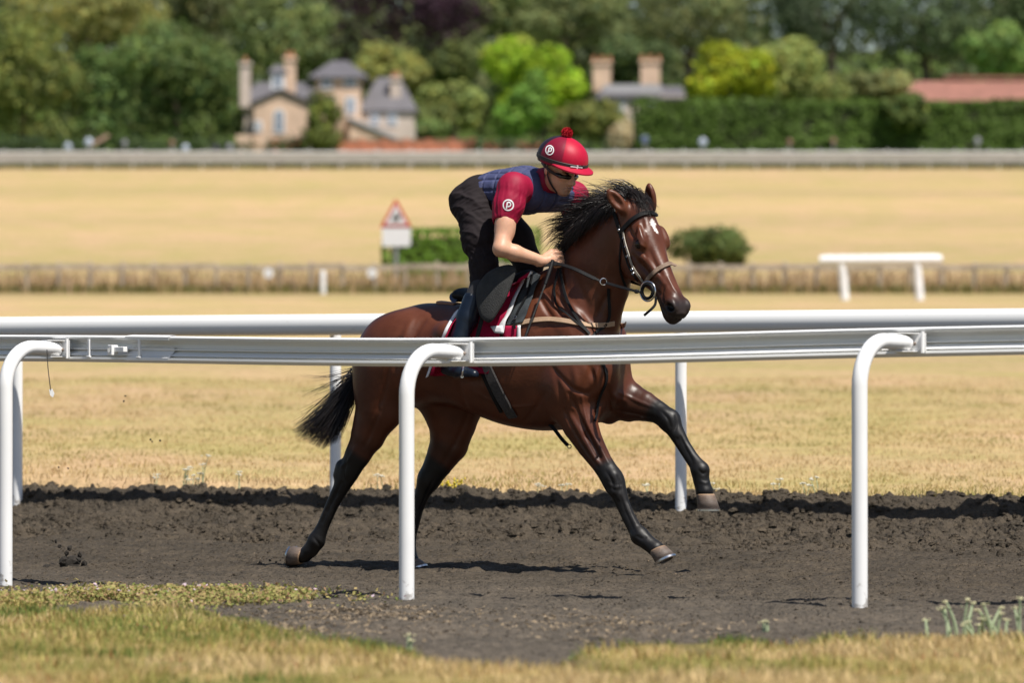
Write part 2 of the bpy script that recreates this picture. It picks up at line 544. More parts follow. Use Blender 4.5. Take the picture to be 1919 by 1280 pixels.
# dry grass field: straw with greener patches
def field_mat():
    m, n, b = new_mat('dry_grass_field')
    g = n.nodes.new('ShaderNodeNewGeometry')
    a = n.nodes.new('ShaderNodeAttribute'); a.attribute_name = 'Col'
    def noise(s, stretch, det=4):
        mp = n.nodes.new('ShaderNodeMapping'); mp.inputs['Scale'].default_value = stretch
        n.links.new(g.outputs['Position'], mp.inputs[0])
        z = n.nodes.new('ShaderNodeTexNoise'); z.inputs['Scale'].default_value = s; z.inputs['Detail'].default_value = det
        n.links.new(mp.outputs[0], z.inputs[0]); return z.outputs[0]
    def ramp(src, p0, p1, c0, c1):
        r = n.nodes.new('ShaderNodeValToRGB'); e = r.color_ramp.elements
        e[0].position = p0; e[1].position = p1; e[0].color = (*c0, 1); e[1].color = (*c1, 1)
        n.links.new(src, r.inputs[0]); return r.outputs[0]
    def mul(x, y):
        mx = n.nodes.new('ShaderNodeMix'); mx.data_type = 'RGBA'; mx.blend_type = 'MULTIPLY'; mx.inputs[0].default_value = 1
        n.links.new(x, mx.inputs[6]); n.links.new(y, mx.inputs[7]); return mx.outputs[2]
    c = mul(a.outputs['Color'], ramp(noise(.55, (1, .6, 1)), .38, .66, (.84, .95, .72), (1.04, 1.0, 1.02)))
    c = mul(c, ramp(noise(7, (1, .7, 1), 5), .3, .7, (.78, .80, .72), (1.14, 1.12, 1.12)))
    c = mul(c, ramp(noise(45, (1, 1, 1), 3), .3, .7, (.82, .82, .80), (1.12, 1.12, 1.1)))
    c = mul(c, ramp(noise(.05, (.25, 1, 1), 3), .35, .65, (.93, .95, .86), (1.03, 1.0, 1.0)))
    n.links.new(c, b.inputs['Base Color'])
    b.inputs['Roughness'].default_value = .95; b.inputs['Specular IOR Level'].default_value = .1
    z = noise(30, (1, 1, 1), 5)
    bp = n.nodes.new('ShaderNodeBump'); bp.inputs['Strength'].default_value = .5; bp.inputs['Distance'].default_value = .03
    n.links.new(z, bp.inputs['Height']); n.links.new(bp.outputs[0], b.inputs['Normal'])
    return m
def field_col(x, y):
    dry = np.array([.480, .342, .212]); grn = np.array([.085, .12, .03])
    t = sstep(362, 374, y + 6 * (fbm(x * .08, y * .02, 2, 9) - .5))[..., None]
    # mown strips of slightly different dryness
    s = (fbm(x * .012, y * .055, 3, 15) - .5)[..., None]
    base = dry * (1 + s * np.array([.36, .30, .26]))
    return base * (1 - t) + grn * t
ys = np.concatenate([grow(-60, 15, 6, 1.0), np.arange(16, 62, .25), grow(62, 1500, .3, 1.035)])
FIELD = sheet('field', sym(8, .25, 1100, 1.12), ys, field_z, field_mat(), col=field_col)

def track_mat():
    m, n, b = new_mat('track_dirt')
    g = n.nodes.new('ShaderNodeNewGeometry')
    def noise(s, det=5, out=0, stretch=(1, 1, 1)):
        mp = n.nodes.new('ShaderNodeMapping'); mp.inputs['Scale'].default_value = stretch
        n.links.new(g.outputs['Position'], mp.inputs[0])
        z = n.nodes.new('ShaderNodeTexNoise'); z.inputs['Scale'].default_value = s; z.inputs['Detail'].default_value = det
        n.links.new(mp.outputs[0], z.inputs[0]); return z.outputs[0]
    def ramp(src, p0, p1, c0, c1):
        r = n.nodes.new('ShaderNodeValToRGB'); e = r.color_ramp.elements
        e[0].position = p0; e[1].position = p1; e[0].color = (*c0, 1); e[1].color = (*c1, 1)
        n.links.new(src, r.inputs[0]); return r.outputs[0]
    def mix(f, x, y, mode='MIX'):
        mx = n.nodes.new('ShaderNodeMix'); mx.data_type = 'RGBA'; mx.blend_type = mode
        if isinstance(f, float): mx.inputs[0].default_value = f
        else: n.links.new(f, mx.inputs[0])
        n.links.new(x, mx.inputs[6]); n.links.new(y, mx.inputs[7]); return mx.outputs[2]
    a = n.nodes.new('ShaderNodeAttribute'); a.attribute_name = 'Col'
    c = mix(1.0, a.outputs['Color'], ramp(noise(14), .3, .7, (.72, .72, .72), (1.25, 1.22, 1.18)), 'MULTIPLY')
    c = mix(1.0, c, ramp(noise(1.4, 4), .35, .7, (.86, .86, .86), (1.2, 1.17, 1.14)), 'MULTIPLY')
    straw = n.nodes.new('ShaderNodeRGB'); straw.outputs[0].default_value = (.42, .30, .19, 1)
    speck = ramp(noise(75, 2), .735, .765, (0, 0, 0), (.8, .8, .8))
    c = mix(speck, c, straw.outputs[0])
    n.links.new(c, b.inputs['Base Color'])
    b.inputs['Roughness'].default_value = .9; b.inputs['Specular IOR Level'].default_value = .15
    bp = n.nodes.new('ShaderNodeBump'); bp.inputs['Strength'].default_value = 1.0; bp.inputs['Distance'].default_value = .05
    n.links.new(noise(34, 8), bp.inputs['Height']); n.links.new(bp.outputs[0], b.inputs['Normal'])
    return m
def track_col(x, y):
    q = NQX * x + NQY * y
    dark = np.array([.075, .062, .047]); pale = np.array([.112, .096, .078])
    t = (1 - sstep(19.5, 25.5, q + 2.0 * (fbm(x * 1.1, y * .9, 3, 91) - .5)))[..., None]
    return dark * (1 - t) + pale * t
qs = np.concatenate([np.arange(11, 17, .12), np.arange(17, 31.4, .023)])
TRACK = sheet('track', sym(4.6, .0205, 90, 1.4), qs, track_z, track_mat(), conv=lambda X, S: (S - NQX * X) / NQY, col=track_col)

def verge_col(x, y):
    d = (verge_edge(x, y) - y)[..., None]
    t = np.clip(fbm(x * 1.6, y * 1.2, 3, 81) * 2 - .6, 0, 1)[..., None]
    g = np.array([.19, .165, .055]) * t + np.array([.34, .25, .12]) * (1 - t)
    e = sstep(.0, 1.0, d)
    return g * e + np.array([.075, .06, .045]) * (1 - e)
VERGE = sheet('verge', sym(4.5, .05, 60, 1.4), np.concatenate([grow(-40, 12, 3, 1.0), np.arange(13, 26.5, .05)]), verge_z, FIELD.data.materials[0], col=verge_col)

def surf_z(x, y):
    """top of whatever ground is at x, y"""
    x = np.asarray(x, float); y = np.asarray(y, float)
    q = NQX * x + NQY * y
    z = np.where(q < 31.3, track_z(x, y), -9.)
    z = np.maximum(z, field_z(x, y))
    return np.where(y < 26.3, np.maximum(z, verge_z(x, y)), z)

# crumbs and clods lying on the dirt
def crumbs(n, xlim, ylim, size, wfun, seed, pw=2.5):
    rg = np.random.default_rng(seed)
    x = rg.uniform(*xlim, n); y = rg.uniform(*ylim, n)
    k = rg.random(n) < wfun(x, y); x, y = x[k], y[k]; n = len(x)
    s = size[0] + (size[1] - size[0]) * rg.random(n) ** pw
    th = np.linspace(0, 2 * np.pi, 7)[:-1]
    ring0 = np.stack([np.cos(th), np.sin(th), th * 0 - .6], 1); ring1 = np.stack([.78 * np.cos(th + .5), .78 * np.sin(th + .5), th * 0 + .35], 1)
    base = np.concatenate([ring0, ring1, [[0, 0, .75]]])
    v = base[None] * rg.uniform(.65, 1.3, (n, 13, 3)) * s[:, None, None] * np.stack([rg.uniform(.8, 1.5, n), rg.uniform(.8, 1.3, n), rg.uniform(.6, 1.1, n)], 1)[:, None, :]
    a = rg.uniform(0, 6.28, n); ca, sa = np.cos(a)[:, None], np.sin(a)[:, None]
    v = np.stack([v[..., 0] * ca - v[..., 1] * sa, v[..., 0] * sa + v[..., 1] * ca, v[..., 2]], -1) + np.stack([x, y, track_z(x, y) + s * .15], 1)[:, None, :]
    f = []
    for i in range(6):
        j = (i + 1) % 6; f += [(i, j, 6 + j), (i, 6 + j, 6 + i), (6 + i, 6 + j, 12)]
    F = (np.array(f)[None] + (np.arange(n) * 13)[:, None, None]).reshape(-1, 3)
    q = (rg.uniform(.75, 1.2, n))[:, None]; cc = track_col(x, y) * q
    return v.reshape(-1, 3), F, np.repeat(cc, 13, 0)
_q = lambda x, y: NQX * x + NQY * y - SH(x)
P1 = crumbs(60000, (-4, 4), (30, 39.5), (.008, .030), lambda x, y: (sstep(26.6, 27.6, _q(x, y)) * (1 - sstep(29.55, 29.75, _q(x, y)))) * np.clip(fbm(x * 2, y * 2, 3, 7) * 2.2 - .5, .05, 1), 1)
P2 = crumbs(46000, (-3.6, 3.6), (20, 34), (.004, .012), lambda x, y: (1 - sstep(26.6, 27.4, _q(x, y))) * np.clip(fbm(x * 2, y * 1.2, 3, 8) * 2.4 - .7, .05, 1), 2, 3.5)
tag(link_mesh('dirt', np_mesh('dirt', np.concatenate([P1[0], P2[0]]), np.concatenate([P1[1], P2[1] + len(P1[0])]), np.concatenate([P1[2], P2[2]]), smooth=True), TRACK.data.materials[0]), kind='stuff')

# ------------------------------------------------------------------ grass blades
GRASS = attr_mat('grass_blade', rough=.7, spec=.2, trans=.25)
def blades(name, x, y, z, h, w, col, lean=.5, kind='stuff'):
    n = len(x)
    ang = RNG.uniform(0, 2 * math.pi, n); la = RNG.uniform(0, 2 * math.pi, n); ll = RNG.uniform(0, lean, n) * h
    dx, dy = np.cos(ang) * w / 2, np.sin(ang) * w / 2
    base = np.stack([x, y, z - .005], 1)
    off = np.stack([dx, dy, 0 * x], 1)
    mid = base + np.stack([np.cos(la) * ll * .35, np.sin(la) * ll * .35, h * .6], 1)
    tip = base + np.stack([np.cos(la) * ll, np.sin(la) * ll, h], 1)
    v = np.stack([base - off, base + off, mid + off * .7, mid - off * .7, tip], 1).reshape(-1, 3)
    i = np.arange(n)[:, None] * 5
    f = np.concatenate([i + np.array([[0, 1, 2]]), i + np.array([[0, 2, 3]]), i + np.array([[3, 2, 4]])])
    me = np_mesh(name, v, f, np.repeat(col, 5, 0))
    return tag(link_mesh(name, me, GRASS), kind=kind)

def pick(cols, t):
    c = np.array(cols); k = np.clip(t * (len(c) - 1), 0, len(c) - 1.001); i = k.astype(int); fr = (k - i)[:, None]
    return c[i] * (1 - fr) + c[np.minimum(i + 1, len(c) - 1)] * fr

# field behind the bank
n = 200000
y = 30.5 + 33 * RNG.random(n) ** 1.25; x = RNG.uniform(-1, 1, n) * (.1 * y + .9)
q = NQX * x + NQY * y - SH(x)
ok = q > 29.62
x, y = x[ok], y[ok]
patch = fbm(x * .7, y * .45, 4, 101); pf = fbm(x * 5, y * 5, 2, 103)
keep = RNG.random(len(x)) < np.clip(.35 + 1.3 * (pf - .3), 0.1, 1)
x, y, patch, pf = x[keep], y[keep], patch[keep], pf[keep]
t = np.clip((patch - .38) * 3.0 + RNG.normal(0, .25, len(x)), 0, 1)
c = pick([(.58, .425, .235), (.52, .37, .18), (.43, .33, .13), (.25, .235, .07)], t) * RNG.uniform(.8, 1.15, (len(x), 1))
edge = 1 + 1.2 * np.exp(-np.maximum(NQX * x + NQY * y - SH(x) - 29.8, 0) * 1.6)
blades('grass', x, y, surf_z(x, y), RNG.uniform(.012, .036, len(x)) * edge * (.6 + .8 * pf), RNG.uniform(.004, .009, len(x)), c, lean=1.2)
# verge at the front
n = 230000
x = RNG.uniform(-3.6, 3.6, n); y = RNG.uniform(16.2, 26.2, n)
d = verge_edge(x, y) - y
patch = fbm(x * 1.3, y * 1.0, 3, 111); pf = fbm(x * 6, y * 4, 2, 113)
keep = (d > -.9) & (RNG.random(n) < sstep(-.9, 1.1, d) * np.clip(.35 + (pf - .42) * 3.2, .06, 1))
x, y, d, patch, pf = x[keep], y[keep], d[keep], patch[keep], pf[keep]
t = np.clip((patch - .38) * 2.4 + .38 * np.exp(-np.maximum(d - .2, 0) * 1.3) + RNG.normal(0, .2, len(x)), 0, 1)
c = pick([(.68, .51, .27), (.55, .41, .17), (.42, .36, .12), (.26, .28, .07), (.12, .18, .04)], t) * RNG.uniform(.6, 1.25, (len(x), 1))
red = RNG.random(len(x)) < .02
c[red] = np.array([.30, .10, .05])
blades('grass', x, y, surf_z(x, y), RNG.uniform(.014, .055, len(x)) * (.35 + 1.1 * pf) * sstep(-.7, .9, d), RNG.uniform(.003, .0065, len(x)), c, lean=.9)
# straw lying on the dirt
n = 2600
sx, sy, syw = np.array([-.62, .3, .62, -.9]), np.array([24.4, 23.4, 22.4, 22.9]), np.array([.28, .25, .3, .5])
k = RNG.choice(4, n, p=[.5, .2, .1, .2])
x = sx[k] + RNG.normal(0, 1, n) * np.array([.22, .2, .35, .3])[k]; y = sy[k] + RNG.normal(0, 1, n) * np.array([.45, .5, .5, .5])[k]
blades('straw', x, y, surf_z(x, y) + .008, RNG.uniform(.002, .012, n), RNG.uniform(.008, .026, n), pick([(.34, .26, .17), (.22, .17, .12)], RNG.random(n)), lean=3)

# ------------------------------------------------------------------ running rails
def rail_profile(s):
    """C section, hollow side towards -n; (n, z) in metres from the underside"""
    P = [(-.034, .116), (-.036, .124), (-.026, .129), (.002, .132), (.03, .122), (.046, .098), (.051, .066), (.046, .034), (.03, .012),
         (.0, .001), (-.016, .0), (-.037, .015), (-.036, .025), (-.012, .028), (-.012, .032), (-.030, .034), (.012, .056), (.018, .060), (-.008, .063), (-.008, .068), (.026, .072), (.030, .090), (.016, .106), (-.02, .112)]
    return [(a * s, z) for a, z in P]
def rail_mesh(pts, sgn, prof, cap=True):
    P = [Vector(p) for p in pts]; vs = []; fs = []; m = len(prof)
    for i, p in enumerate(P):
        t = P[min(i + 1, len(P) - 1)] - P[max(i - 1, 0)]; t.z = 0; t.normalize()
        nn = Vector((-t.y, t.x, 0)) * sgn
        for a, z in prof: vs.append(p + nn * a + Vector((0, 0, z)))
    for i in range(len(P) - 1):
        for k in range(m):
            k2 = (k + 1) % m
            fs.append((i * m + k, (i + 1) * m + k, (i + 1) * m + k2, i * m + k2))
    b = MB(); b.add(vs, fs)
    return b
def post_mesh(foot, arm, ztop, r=.035):
    f = Vector(foot); a = Vector((arm[0], arm[1], 0)); L = a.length; a.normalize()
    zc = ztop - .062; R = min(.25, L * .45)
    pts = [f + Vector((0, 0, -.1)), f + Vector((0, 0, .1)), Vector((f.x, f.y, zc - R - .2)), Vector((f.x, f.y, zc - R))]
    for k in range(1, 11):
        w = k / 10 * math.pi / 2
        pts.append(Vector((f.x, f.y, zc - R)) + a * (R * (1 - math.cos(w))) + Vector((0, 0, R * math.sin(w))))
    pts.append(Vector((f.x, f.y, zc - .004)) + a * (L - .075))
    pts.append(Vector((f.x, f.y, zc - .012)) + a * (L - .05))
    b = MB(); b.tube(pts, r, n=18); return b
def bracket(end, arm, tdir, zc):
    """open box of plate that takes the arm's end"""
    a = Vector((arm[0], arm[1], 0)).normalized(); t = Vector(tdir).normalized(); c = Vector((end[0], end[1], zc))
    b = MB(); z = Vector((0, 0, 1))
    hw, hh = .055, .042
    def plate(p4, th): b.prism(p4, th)
    back = c - a * .036
    plate([back - t * hw - z * hh, back + t * (hw + .03) - z * hh, back + t * (hw + .03) + z * hh, back - t * hw + z * hh], -a * .004)
    fr = back - a * .10
    for s in (-1, 1):
        o = z * (s * hh)
        plate([back - a * .005 - t * hw + o, back - a * .005 + t * hw + o, fr + t * .01 + o, fr - t * .038 + o], z * (-s * .004))
    e = back + t * (hw + .018)
    plate([e - a * .005 - z * (hh + .006), e - a * .005 + z * (hh + .006), e - a * .022 + z * (hh + .006), e - a * .022 - z * (hh + .006)], t * .007)
    return b

BOLT = simple('rusty_bolt', (.25, .2, .17), rough=.6, metal=.6, var=.2)
def white_rail_mat():
    m, n, b = new_mat('rail_plastic')
    tc = n.nodes.new('ShaderNodeTexCoord')
    mp = n.nodes.new('ShaderNodeMapping'); mp.inputs['Scale'].default_value = (3, 3, 60)
    n.links.new(tc.outputs['Object'], mp.inputs[0])
    nz = n.nodes.new('ShaderNodeTexNoise'); nz.inputs['Scale'].default_value = 3; nz.inputs['Detail'].default_value = 6
    n.links.new(mp.outputs[0], nz.inputs[0])
    r = n.nodes.new('ShaderNodeValToRGB'); e = r.color_ramp.elements
    e[0].position = .22; e[0].color = (.42, .41, .39, 1); e[1].position = .31; e[1].color = (.85, .85, .84, 1)
    n.links.new(nz.outputs[0], r.inputs[0]); n.links.new(r.outputs[0], b.inputs['Base Color'])
    b.inputs['Roughness'].default_value = .36
    return m
RAILM = white_rail_mat()
def running_rail(name, label, posts, arm, bases, tops, sgn, visible, inner):
    root = empty(name, (posts[inner][0], posts[inner][1], 0))
    tag(root, label, 'running rail')
    cl = [Vector((p[0] + arm[0], p[1] + arm[1], zt - .131)) for p, zt in zip(posts, tops)]
    path = crv(cl, 14)
    o = rail_mesh(path, sgn, rail_profile(1)).build('rail', RAILM, root, smooth=True)
    for i in visible:
        p = posts[i]
        k = post_mesh((p[0], p[1], bases[i]), arm, tops[i]).build('post', POSTM, root, smooth=True)
        t = cl[min(i + 1, len(cl) - 1)] - cl[i - 1]; t.z = 0
        e = bracket((cl[i].x, cl[i].y), arm, t, tops[i] - .066).build('bracket', WHITE, k)
        bb = MB(); tt = t.normalized(); aa = Vector((arm[0], arm[1], 0)).normalized()
        bb.ball(Vector((cl[i].x, cl[i].y, tops[i] - .072)) - aa * .045 + tt * .035, .008, 8, 5)
        bb.build('bolt', BOLT, k, smooth=True)
    return root, cl, path
# near rail: posts on the camera's side
NP = [(-12, 41), (-6.7, 33.4), (-4.5, 30.4), (-2.47, 28.1), (-.477, 26.1), (1.52, 25.2), (3.6, 24.4), (5.8, 23.5), (11, 21)]
NT = [1.3, 1.27, 1.25, 1.225, 1.193, 1.231, 1.262, 1.28, 1.3]
ARM = (.255, .37)
near_rail, NCL, NPATH = running_rail('running_rail', 'white plastic running rail nearest the camera, hollow back showing, on bent tubular posts', NP, ARM,
                                     [0] * 9, NT, 1, (2, 3, 4, 5, 6), 4)
# far rail: posts on the bank behind, smooth face towards the horse
FP = [(-14, 45.2), (-7.4, 40.2), (-5.3, 38.7), (-3.215, 37.45), (-1.106, 36.1), (1.02, 34.8), (3.15, 33.5), (5.3, 32.1), (12, 27.6)]
ARM2 = (-.08, -.115)
far_rail, FCL, FPATH = running_rail('running_rail', 'white running rail along the top of the dirt bank behind the horse, smooth rounded face', FP, ARM2,
                                    [.2] * 9, [1.43] * 9, -1, (2, 3, 4, 5, 6, 7), 4)
# joint hardware on the near rail, left
def on_path(path, X):
    for a, b in zip(path[:-1], path[1:]):
        if a.x <= X <= b.x:
            f = (X - a.x) / (b.x - a.x); return a.lerp(b, f), (b - a).normalized()
def near_at(px):
    X = 0
    for _ in range(4):
        p, t = on_path(NPATH, X); X = (px - CX) / FPX * p.y
    return on_path(NPATH, X)
p0, t0 = near_at(247); p1, t1 = near_at(328)
nn = Vector((t0.y, -t0.x, 0)).normalized()
b = MB()
sl = [p0 + (p1 - p0) * k / 4 for k in range(5)]
lip = [(-.040, .112), (-.042, .127), (-.026, .133), (.004, .136), (.004, .133), (-.03, .128), (-.036, .120), (-.036, .112)]
rail_mesh(sl, 1, lip).build('joint_sleeve', WHITE, near_rail, smooth=True)
lip2 = [(-.041, .012), (-.041, .026), (-.014, .033), (-.018, .039), (.006, .060), (-.007, .066), (-.007, .071), (.012, .078), (.012, .070), (.002, .062), (-.024, .038), (-.03, .028), (-.037, .024)]
rail_mesh(sl, 1, lip2).build('joint_sleeve', WHITE, near_rail, smooth=True)
for px in (178, 272):
    p, t = near_at(px); M = Matrix((t, nn, Vector((0, 0, 1)))).transposed()
    b = MB(); b.box(p + nn * .036 + Vector((0, 0, .068)), (.014, .012, .088), M); b.box(p + nn * .038 + Vector((0, 0, .026)), (.03, .014, .008), M)
    b.build('rail_clip', WHITE, near_rail, bevel=.002)
p, t = near_at(236); M = Matrix((t, nn, Vector((0, 0, 1)))).transposed()
b = MB(); b.box(p + nn * .05 + t * .012 + Vector((0, 0, .064)), (.10, .03, .026), M); b.box(p + nn * .06 - t * .028 + Vector((0, 0, .06)), (.034, .04, .05), M)
b.build('joint_clamp', WHITE, near_rail, bevel=.003)
b = MB(); b.tube([p + nn * .082 - t * .03 + Vector((0, 0, .06)), p + nn * .072 - t * .03 + Vector((0, 0, .06))], .012, 10)
b.build('bolt', STEEL, near_rail, smooth=True)
# cord with a tag hanging under the left bend
c0 = W(88, 660, 28.25)
cd = empty('cord', c0); tag(cd, 'thin dark cord with a small white tag hanging from the bent rail post', 'cord')
b = MB(); pts = crv([W(88, 655, 28.25), W(90, 690, 28.25), W(93, 715, 28.25), W(95, 731, 28.25)], 4); b.tube(pts, .0022, 6); b.build('string', simple('cord_dark', (.05, .045, .04)), cd)
b = MB(); b.prism([W(92, 730, 28.25), W(98, 729, 28.25), W(102, 738, 28.25), W(99, 745, 28.25), W(94, 741, 28.25)], (0, .006, 0)); b.build('tag', WHITE, cd)
# ------------------------------------------------------------------ the horse
PSI = math.radians(32); HC, HS = math.cos(PSI), math.sin(PSI)
HO = Vector((0, 30.0, 0))
def to_world(p):
    u, v, w = p
    return Vector((u * HC + v * HS, 30 - u * HS + v * HC, w))
def to_local(P):
    x, y = P[0], P[1] - 30
    return np.array([x * HC - y * HS, x * HS + y * HC, P[2]])
def HP(px, py, v):
    """horse-frame point on the plane v metres left of the spine that shows at (px,py)"""
    p = (px - CX) / FPX
    u = (p * (30 + v * HC) - v * HS) / (HC + p * HS)
    Y = 30 - u * HS + v * HC
    return np.array([u, v, CAMZ + (HOR - py) / FPX * Y])
def HY(px, py, Y): return to_local(W(px, py, Y))
def world_np(v):
    o = np.empty_like(v)
    o[:, 0] = v[:, 0] * HC + v[:, 1] * HS; o[:, 1] = 30 - v[:, 0] * HS + v[:, 1] * HC; o[:, 2] = v[:, 2]
    return o
def mir(p): return np.array([p[0], -p[1], p[2]])

G = Grid((-1.36, -.46, -.02), (1.32, .46, 2.06), .0072)

# trunk: top and bottom line along the spine, half widths
TR = [  # px, top, bottom, half width
    (697, 652, 716, .06), (712, 622, 750, .15), (735, 597, 768, .225), (765, 578, 764, .258), (795, 568, 758, .270), (830, 568, 756, .272),
    (870, 572, 764, .278), (910, 566, 782, .285), (950, 548, 797, .288), (990, 525, 805, .275), (1020, 514, 808, .255), (1055, 522, 806, .240),
    (1090, 552, 800, .225), (1120, 588, 790, .205), (1146, 622, 770, .165), (1162, 655, 745, .10)]
tu, tt, tb, tw = [], [], [], []
for px, a, b, w in TR:
    q = HP(px, a, 0); r = HP(px, b, 0)
    tu.append(q[0]); tt.append(q[2]); tb.append(r[2]); tw.append(w)
def smooth_tab(x, y, n=240):
    X = np.linspace(x[0], x[-1], n); Y = np.interp(X, x, y)
    k = np.ones(15) / 15
    P = np.pad(Y, 7, mode='edge'); return X, np.convolve(P, k, 'valid')
ux, t_top = smooth_tab(tu, tt); _, t_bot = smooth_tab(tu, tb); _, t_wid = smooth_tab(tu, tw)
def trunk(x, y, z):
    T = np.interp(x, ux, t_top); B = np.interp(x, ux, t_bot); Wd = np.interp(x, ux, t_wid)
    c = (T + B) / 2; h = (T - B) / 2
    zz = (z - c) / h
    # egg section: wider low in the ribs, narrower towards the spine
    Wz = Wd * (1 - .16 * np.clip(zz, 0, 1.2) ** 2)
    rho = (np.abs(zz) ** 2.3 + np.abs(y / Wz) ** 2.3) ** (1 / 2.3)
    d = (rho - 1) * np.minimum(h, Wd)
    over = np.maximum(np.maximum(ux[0] - x, x - ux[-1]), 0)
    return np.sqrt(np.maximum(d, 0) ** 2 + over ** 2) + np.minimum(d, 0) * (over <= 0)
G.field(trunk, (-1.15, -.42, .45), (.95, .42, 1.75), .02)

# neck, bending towards the camera
POLL = HY(1183, 405, 29.52)
neck_side = np.array([.10, 1, 0])
NK = [(HP(1040, 640, 0), .30, .19), (HP(1082, 585, 0), .265, .150), (HP(1112, 525, -.015), .225, .118), (HP(1138, 475, -.045), .185, .100),
      (HP(1160, 435, -.07), .150, .090), (POLL, .115, .080)]
G.etube(NK, neck_side, k=.07)

# ---- legs
def limb(pts, v, k=.03): G.chain([(HP(px, py, v), r) for px, py, r in pts], k)
RH, LH, RF, LF = -.145, .135, -.135, .125
# right hind, pushed back
G.ell(HP(745, 660, -.13), (.23, .145, .21), k=.06)
G.ell(HP(718, 715, -.13), (.15, .12, .20), k=.06)
G.etube([(HP(718, 690, RH), .17, .115), (HP(708, 765, RH), .125, .095), (HP(690, 815, RH), .098, .075), (HP(672, 850, RH), .068, .052)], (0, 1, 0), k=.05)
G.ell(HP(722, 772, RH), (.085, .075, .09), k=.05)
G.etube([(HP(672, 850, RH), .068, .050), (HP(652, 886, RH), .063, .046), (HP(638, 917, RH), .044, .036), (HP(622, 948, RH), .036, .030), (HP(606, 985, RH), .034, .029), (HP(593, 1014, RH), .044, .036)], (0, 1, 0), k=.02)
G.cone(HP(640, 873, RH), HP(634, 890, RH), .030, .026, k=.025)
G.chain([(HP(593, 1014, RH), .044), (HP(583, 1030, RH), .037), (HP(571, 1041, RH), .040)], k=.02)
# left hind, under the body and on the ground
G.ell(HP(800, 655, .13), (.23, .145, .21), k=.06)
G.ell(HP(845, 745, .13), (.185, .115, .17), k=.06)
G.etube([(HP(850, 735, LH), .19, .115), (HP(848, 790, LH), .138, .095), (HP(842, 830, LH), .112, .078), (HP(822, 868, LH), .082, .058), (HP(804, 898, LH), .063, .048)], (0, 1, 0), k=.05)
G.etube([(HP(804, 898, LH), .060, .046), (HP(793, 922, LH), .046, .038), (HP(781, 955, LH), .036, .031), (HP(770, 1000, LH), .034, .029), (HP(764, 1034, LH), .042, .036)], (0, 1, 0), k=.02)
G.chain([(HP(764, 1034, LH), .042), (HP(768, 1047, LH), .037), (HP(773, 1056, LH), .042)], k=.02)
# right fore, reaching
G.ell(HP(1085, 660, -.15), (.13, .085, .24), R=[(.85, 0, .5), (0, 1, 0), (-.5, 0, .85)], k=.05)     # shoulder
G.ell(HP(1062, 720, -.175), (.15, .075, .125), R=[(.8, 0, .55), (0, 1, 0), (-.55, 0, .8)], k=.04)   # triceps
G.ell(HP(1108, 700, -.13), (.085, .085, .10), k=.04)                                               # point of shoulder
G.etube([(HP(1070, 755, RF), .125, .085), (HP(1086, 795, RF), .095, .075), (HP(1106, 833, RF), .075, .062), (HP(1128, 868, RF), .058, .05), (HP(1146, 895, RF), .056, .048)], (0, 1, 0), k=.045)
G.ell(HP(1094, 787, RF - .015), (.055, .05, .105), R=[(.9, 0, .42), (0, 1, 0), (-.42, 0, .9)], k=.03)  # forearm muscle
G.ell(HP(1152, 907, RF), (.054, .048, .062), k=.02)
G.etube([(HP(1146, 895, RF), .052, .047), (HP(1160, 925, RF), .044, .040), (HP(1167, 945, RF), .037, .032), (HP(1178, 970, RF), .036, .030), (HP(1190, 992, RF), .038, .032), (HP(1199, 1005, RF), .046, .038)], (0, 1, 0), k=.02)
G.chain([(HP(1199, 1005, RF), .044), (HP(1213, 1017, RF), .036), (HP(1229, 1029, RF), .043)], k=.02)
# left fore, lifted forward
G.ell(HP(1140, 665, .14), (.12, .085, .20), k=.05)
G.etube([(HP(1120, 715, .14), .15, .10), (HP(1150, 742, LF), .125, .088), (HP(1178, 753, LF), .105, .078), (HP(1206, 761, LF), .080, .062), (HP(1232, 772, LF), .060, .05), (HP(1252, 786, LF), .056, .048)], (0, 1, 0), k=.045)
G.ell(HP(1142, 783, LF - .02), (.035, .035, .032), k=.03)
G.ell(HP(1255, 789, LF), (.055, .048, .055), k=.02)
G.etube([(HP(1255, 789, LF), .052, .047), (HP(1268, 812, LF), .043, .040), (HP(1281, 835, LF), .037, .032), (HP(1295, 857, LF), .037, .031), (HP(1306, 872, LF), .040, .033), (HP(1312, 882, LF), .047, .038)], (0, 1, 0), k=.02)
G.chain([(HP(1312, 882, LF), .045), (HP(1314, 900, LF), .037), (HP(1320, 921, LF), .046)], k=.02)
# chest muscles
for s in (-1, 1):
    G.ell(HP(1126, 690, .085 * s), (.10, .085, .13), k=.03)
    G.ell(HP(1100, 765, .08 * s), (.10, .07, .07), k=.04)
# haunch point and flank hollow
G.ell(HP(838, 622, -.225), (.06, .05, .045), k=.05)
G.ell(HP(868, 690, -.37), (.12, .10, .12), k=.06, sub=True)
# tail dock
G.cone(HP(712, 634, 0), HP(690, 662, 0), .045, .03, k=.03)

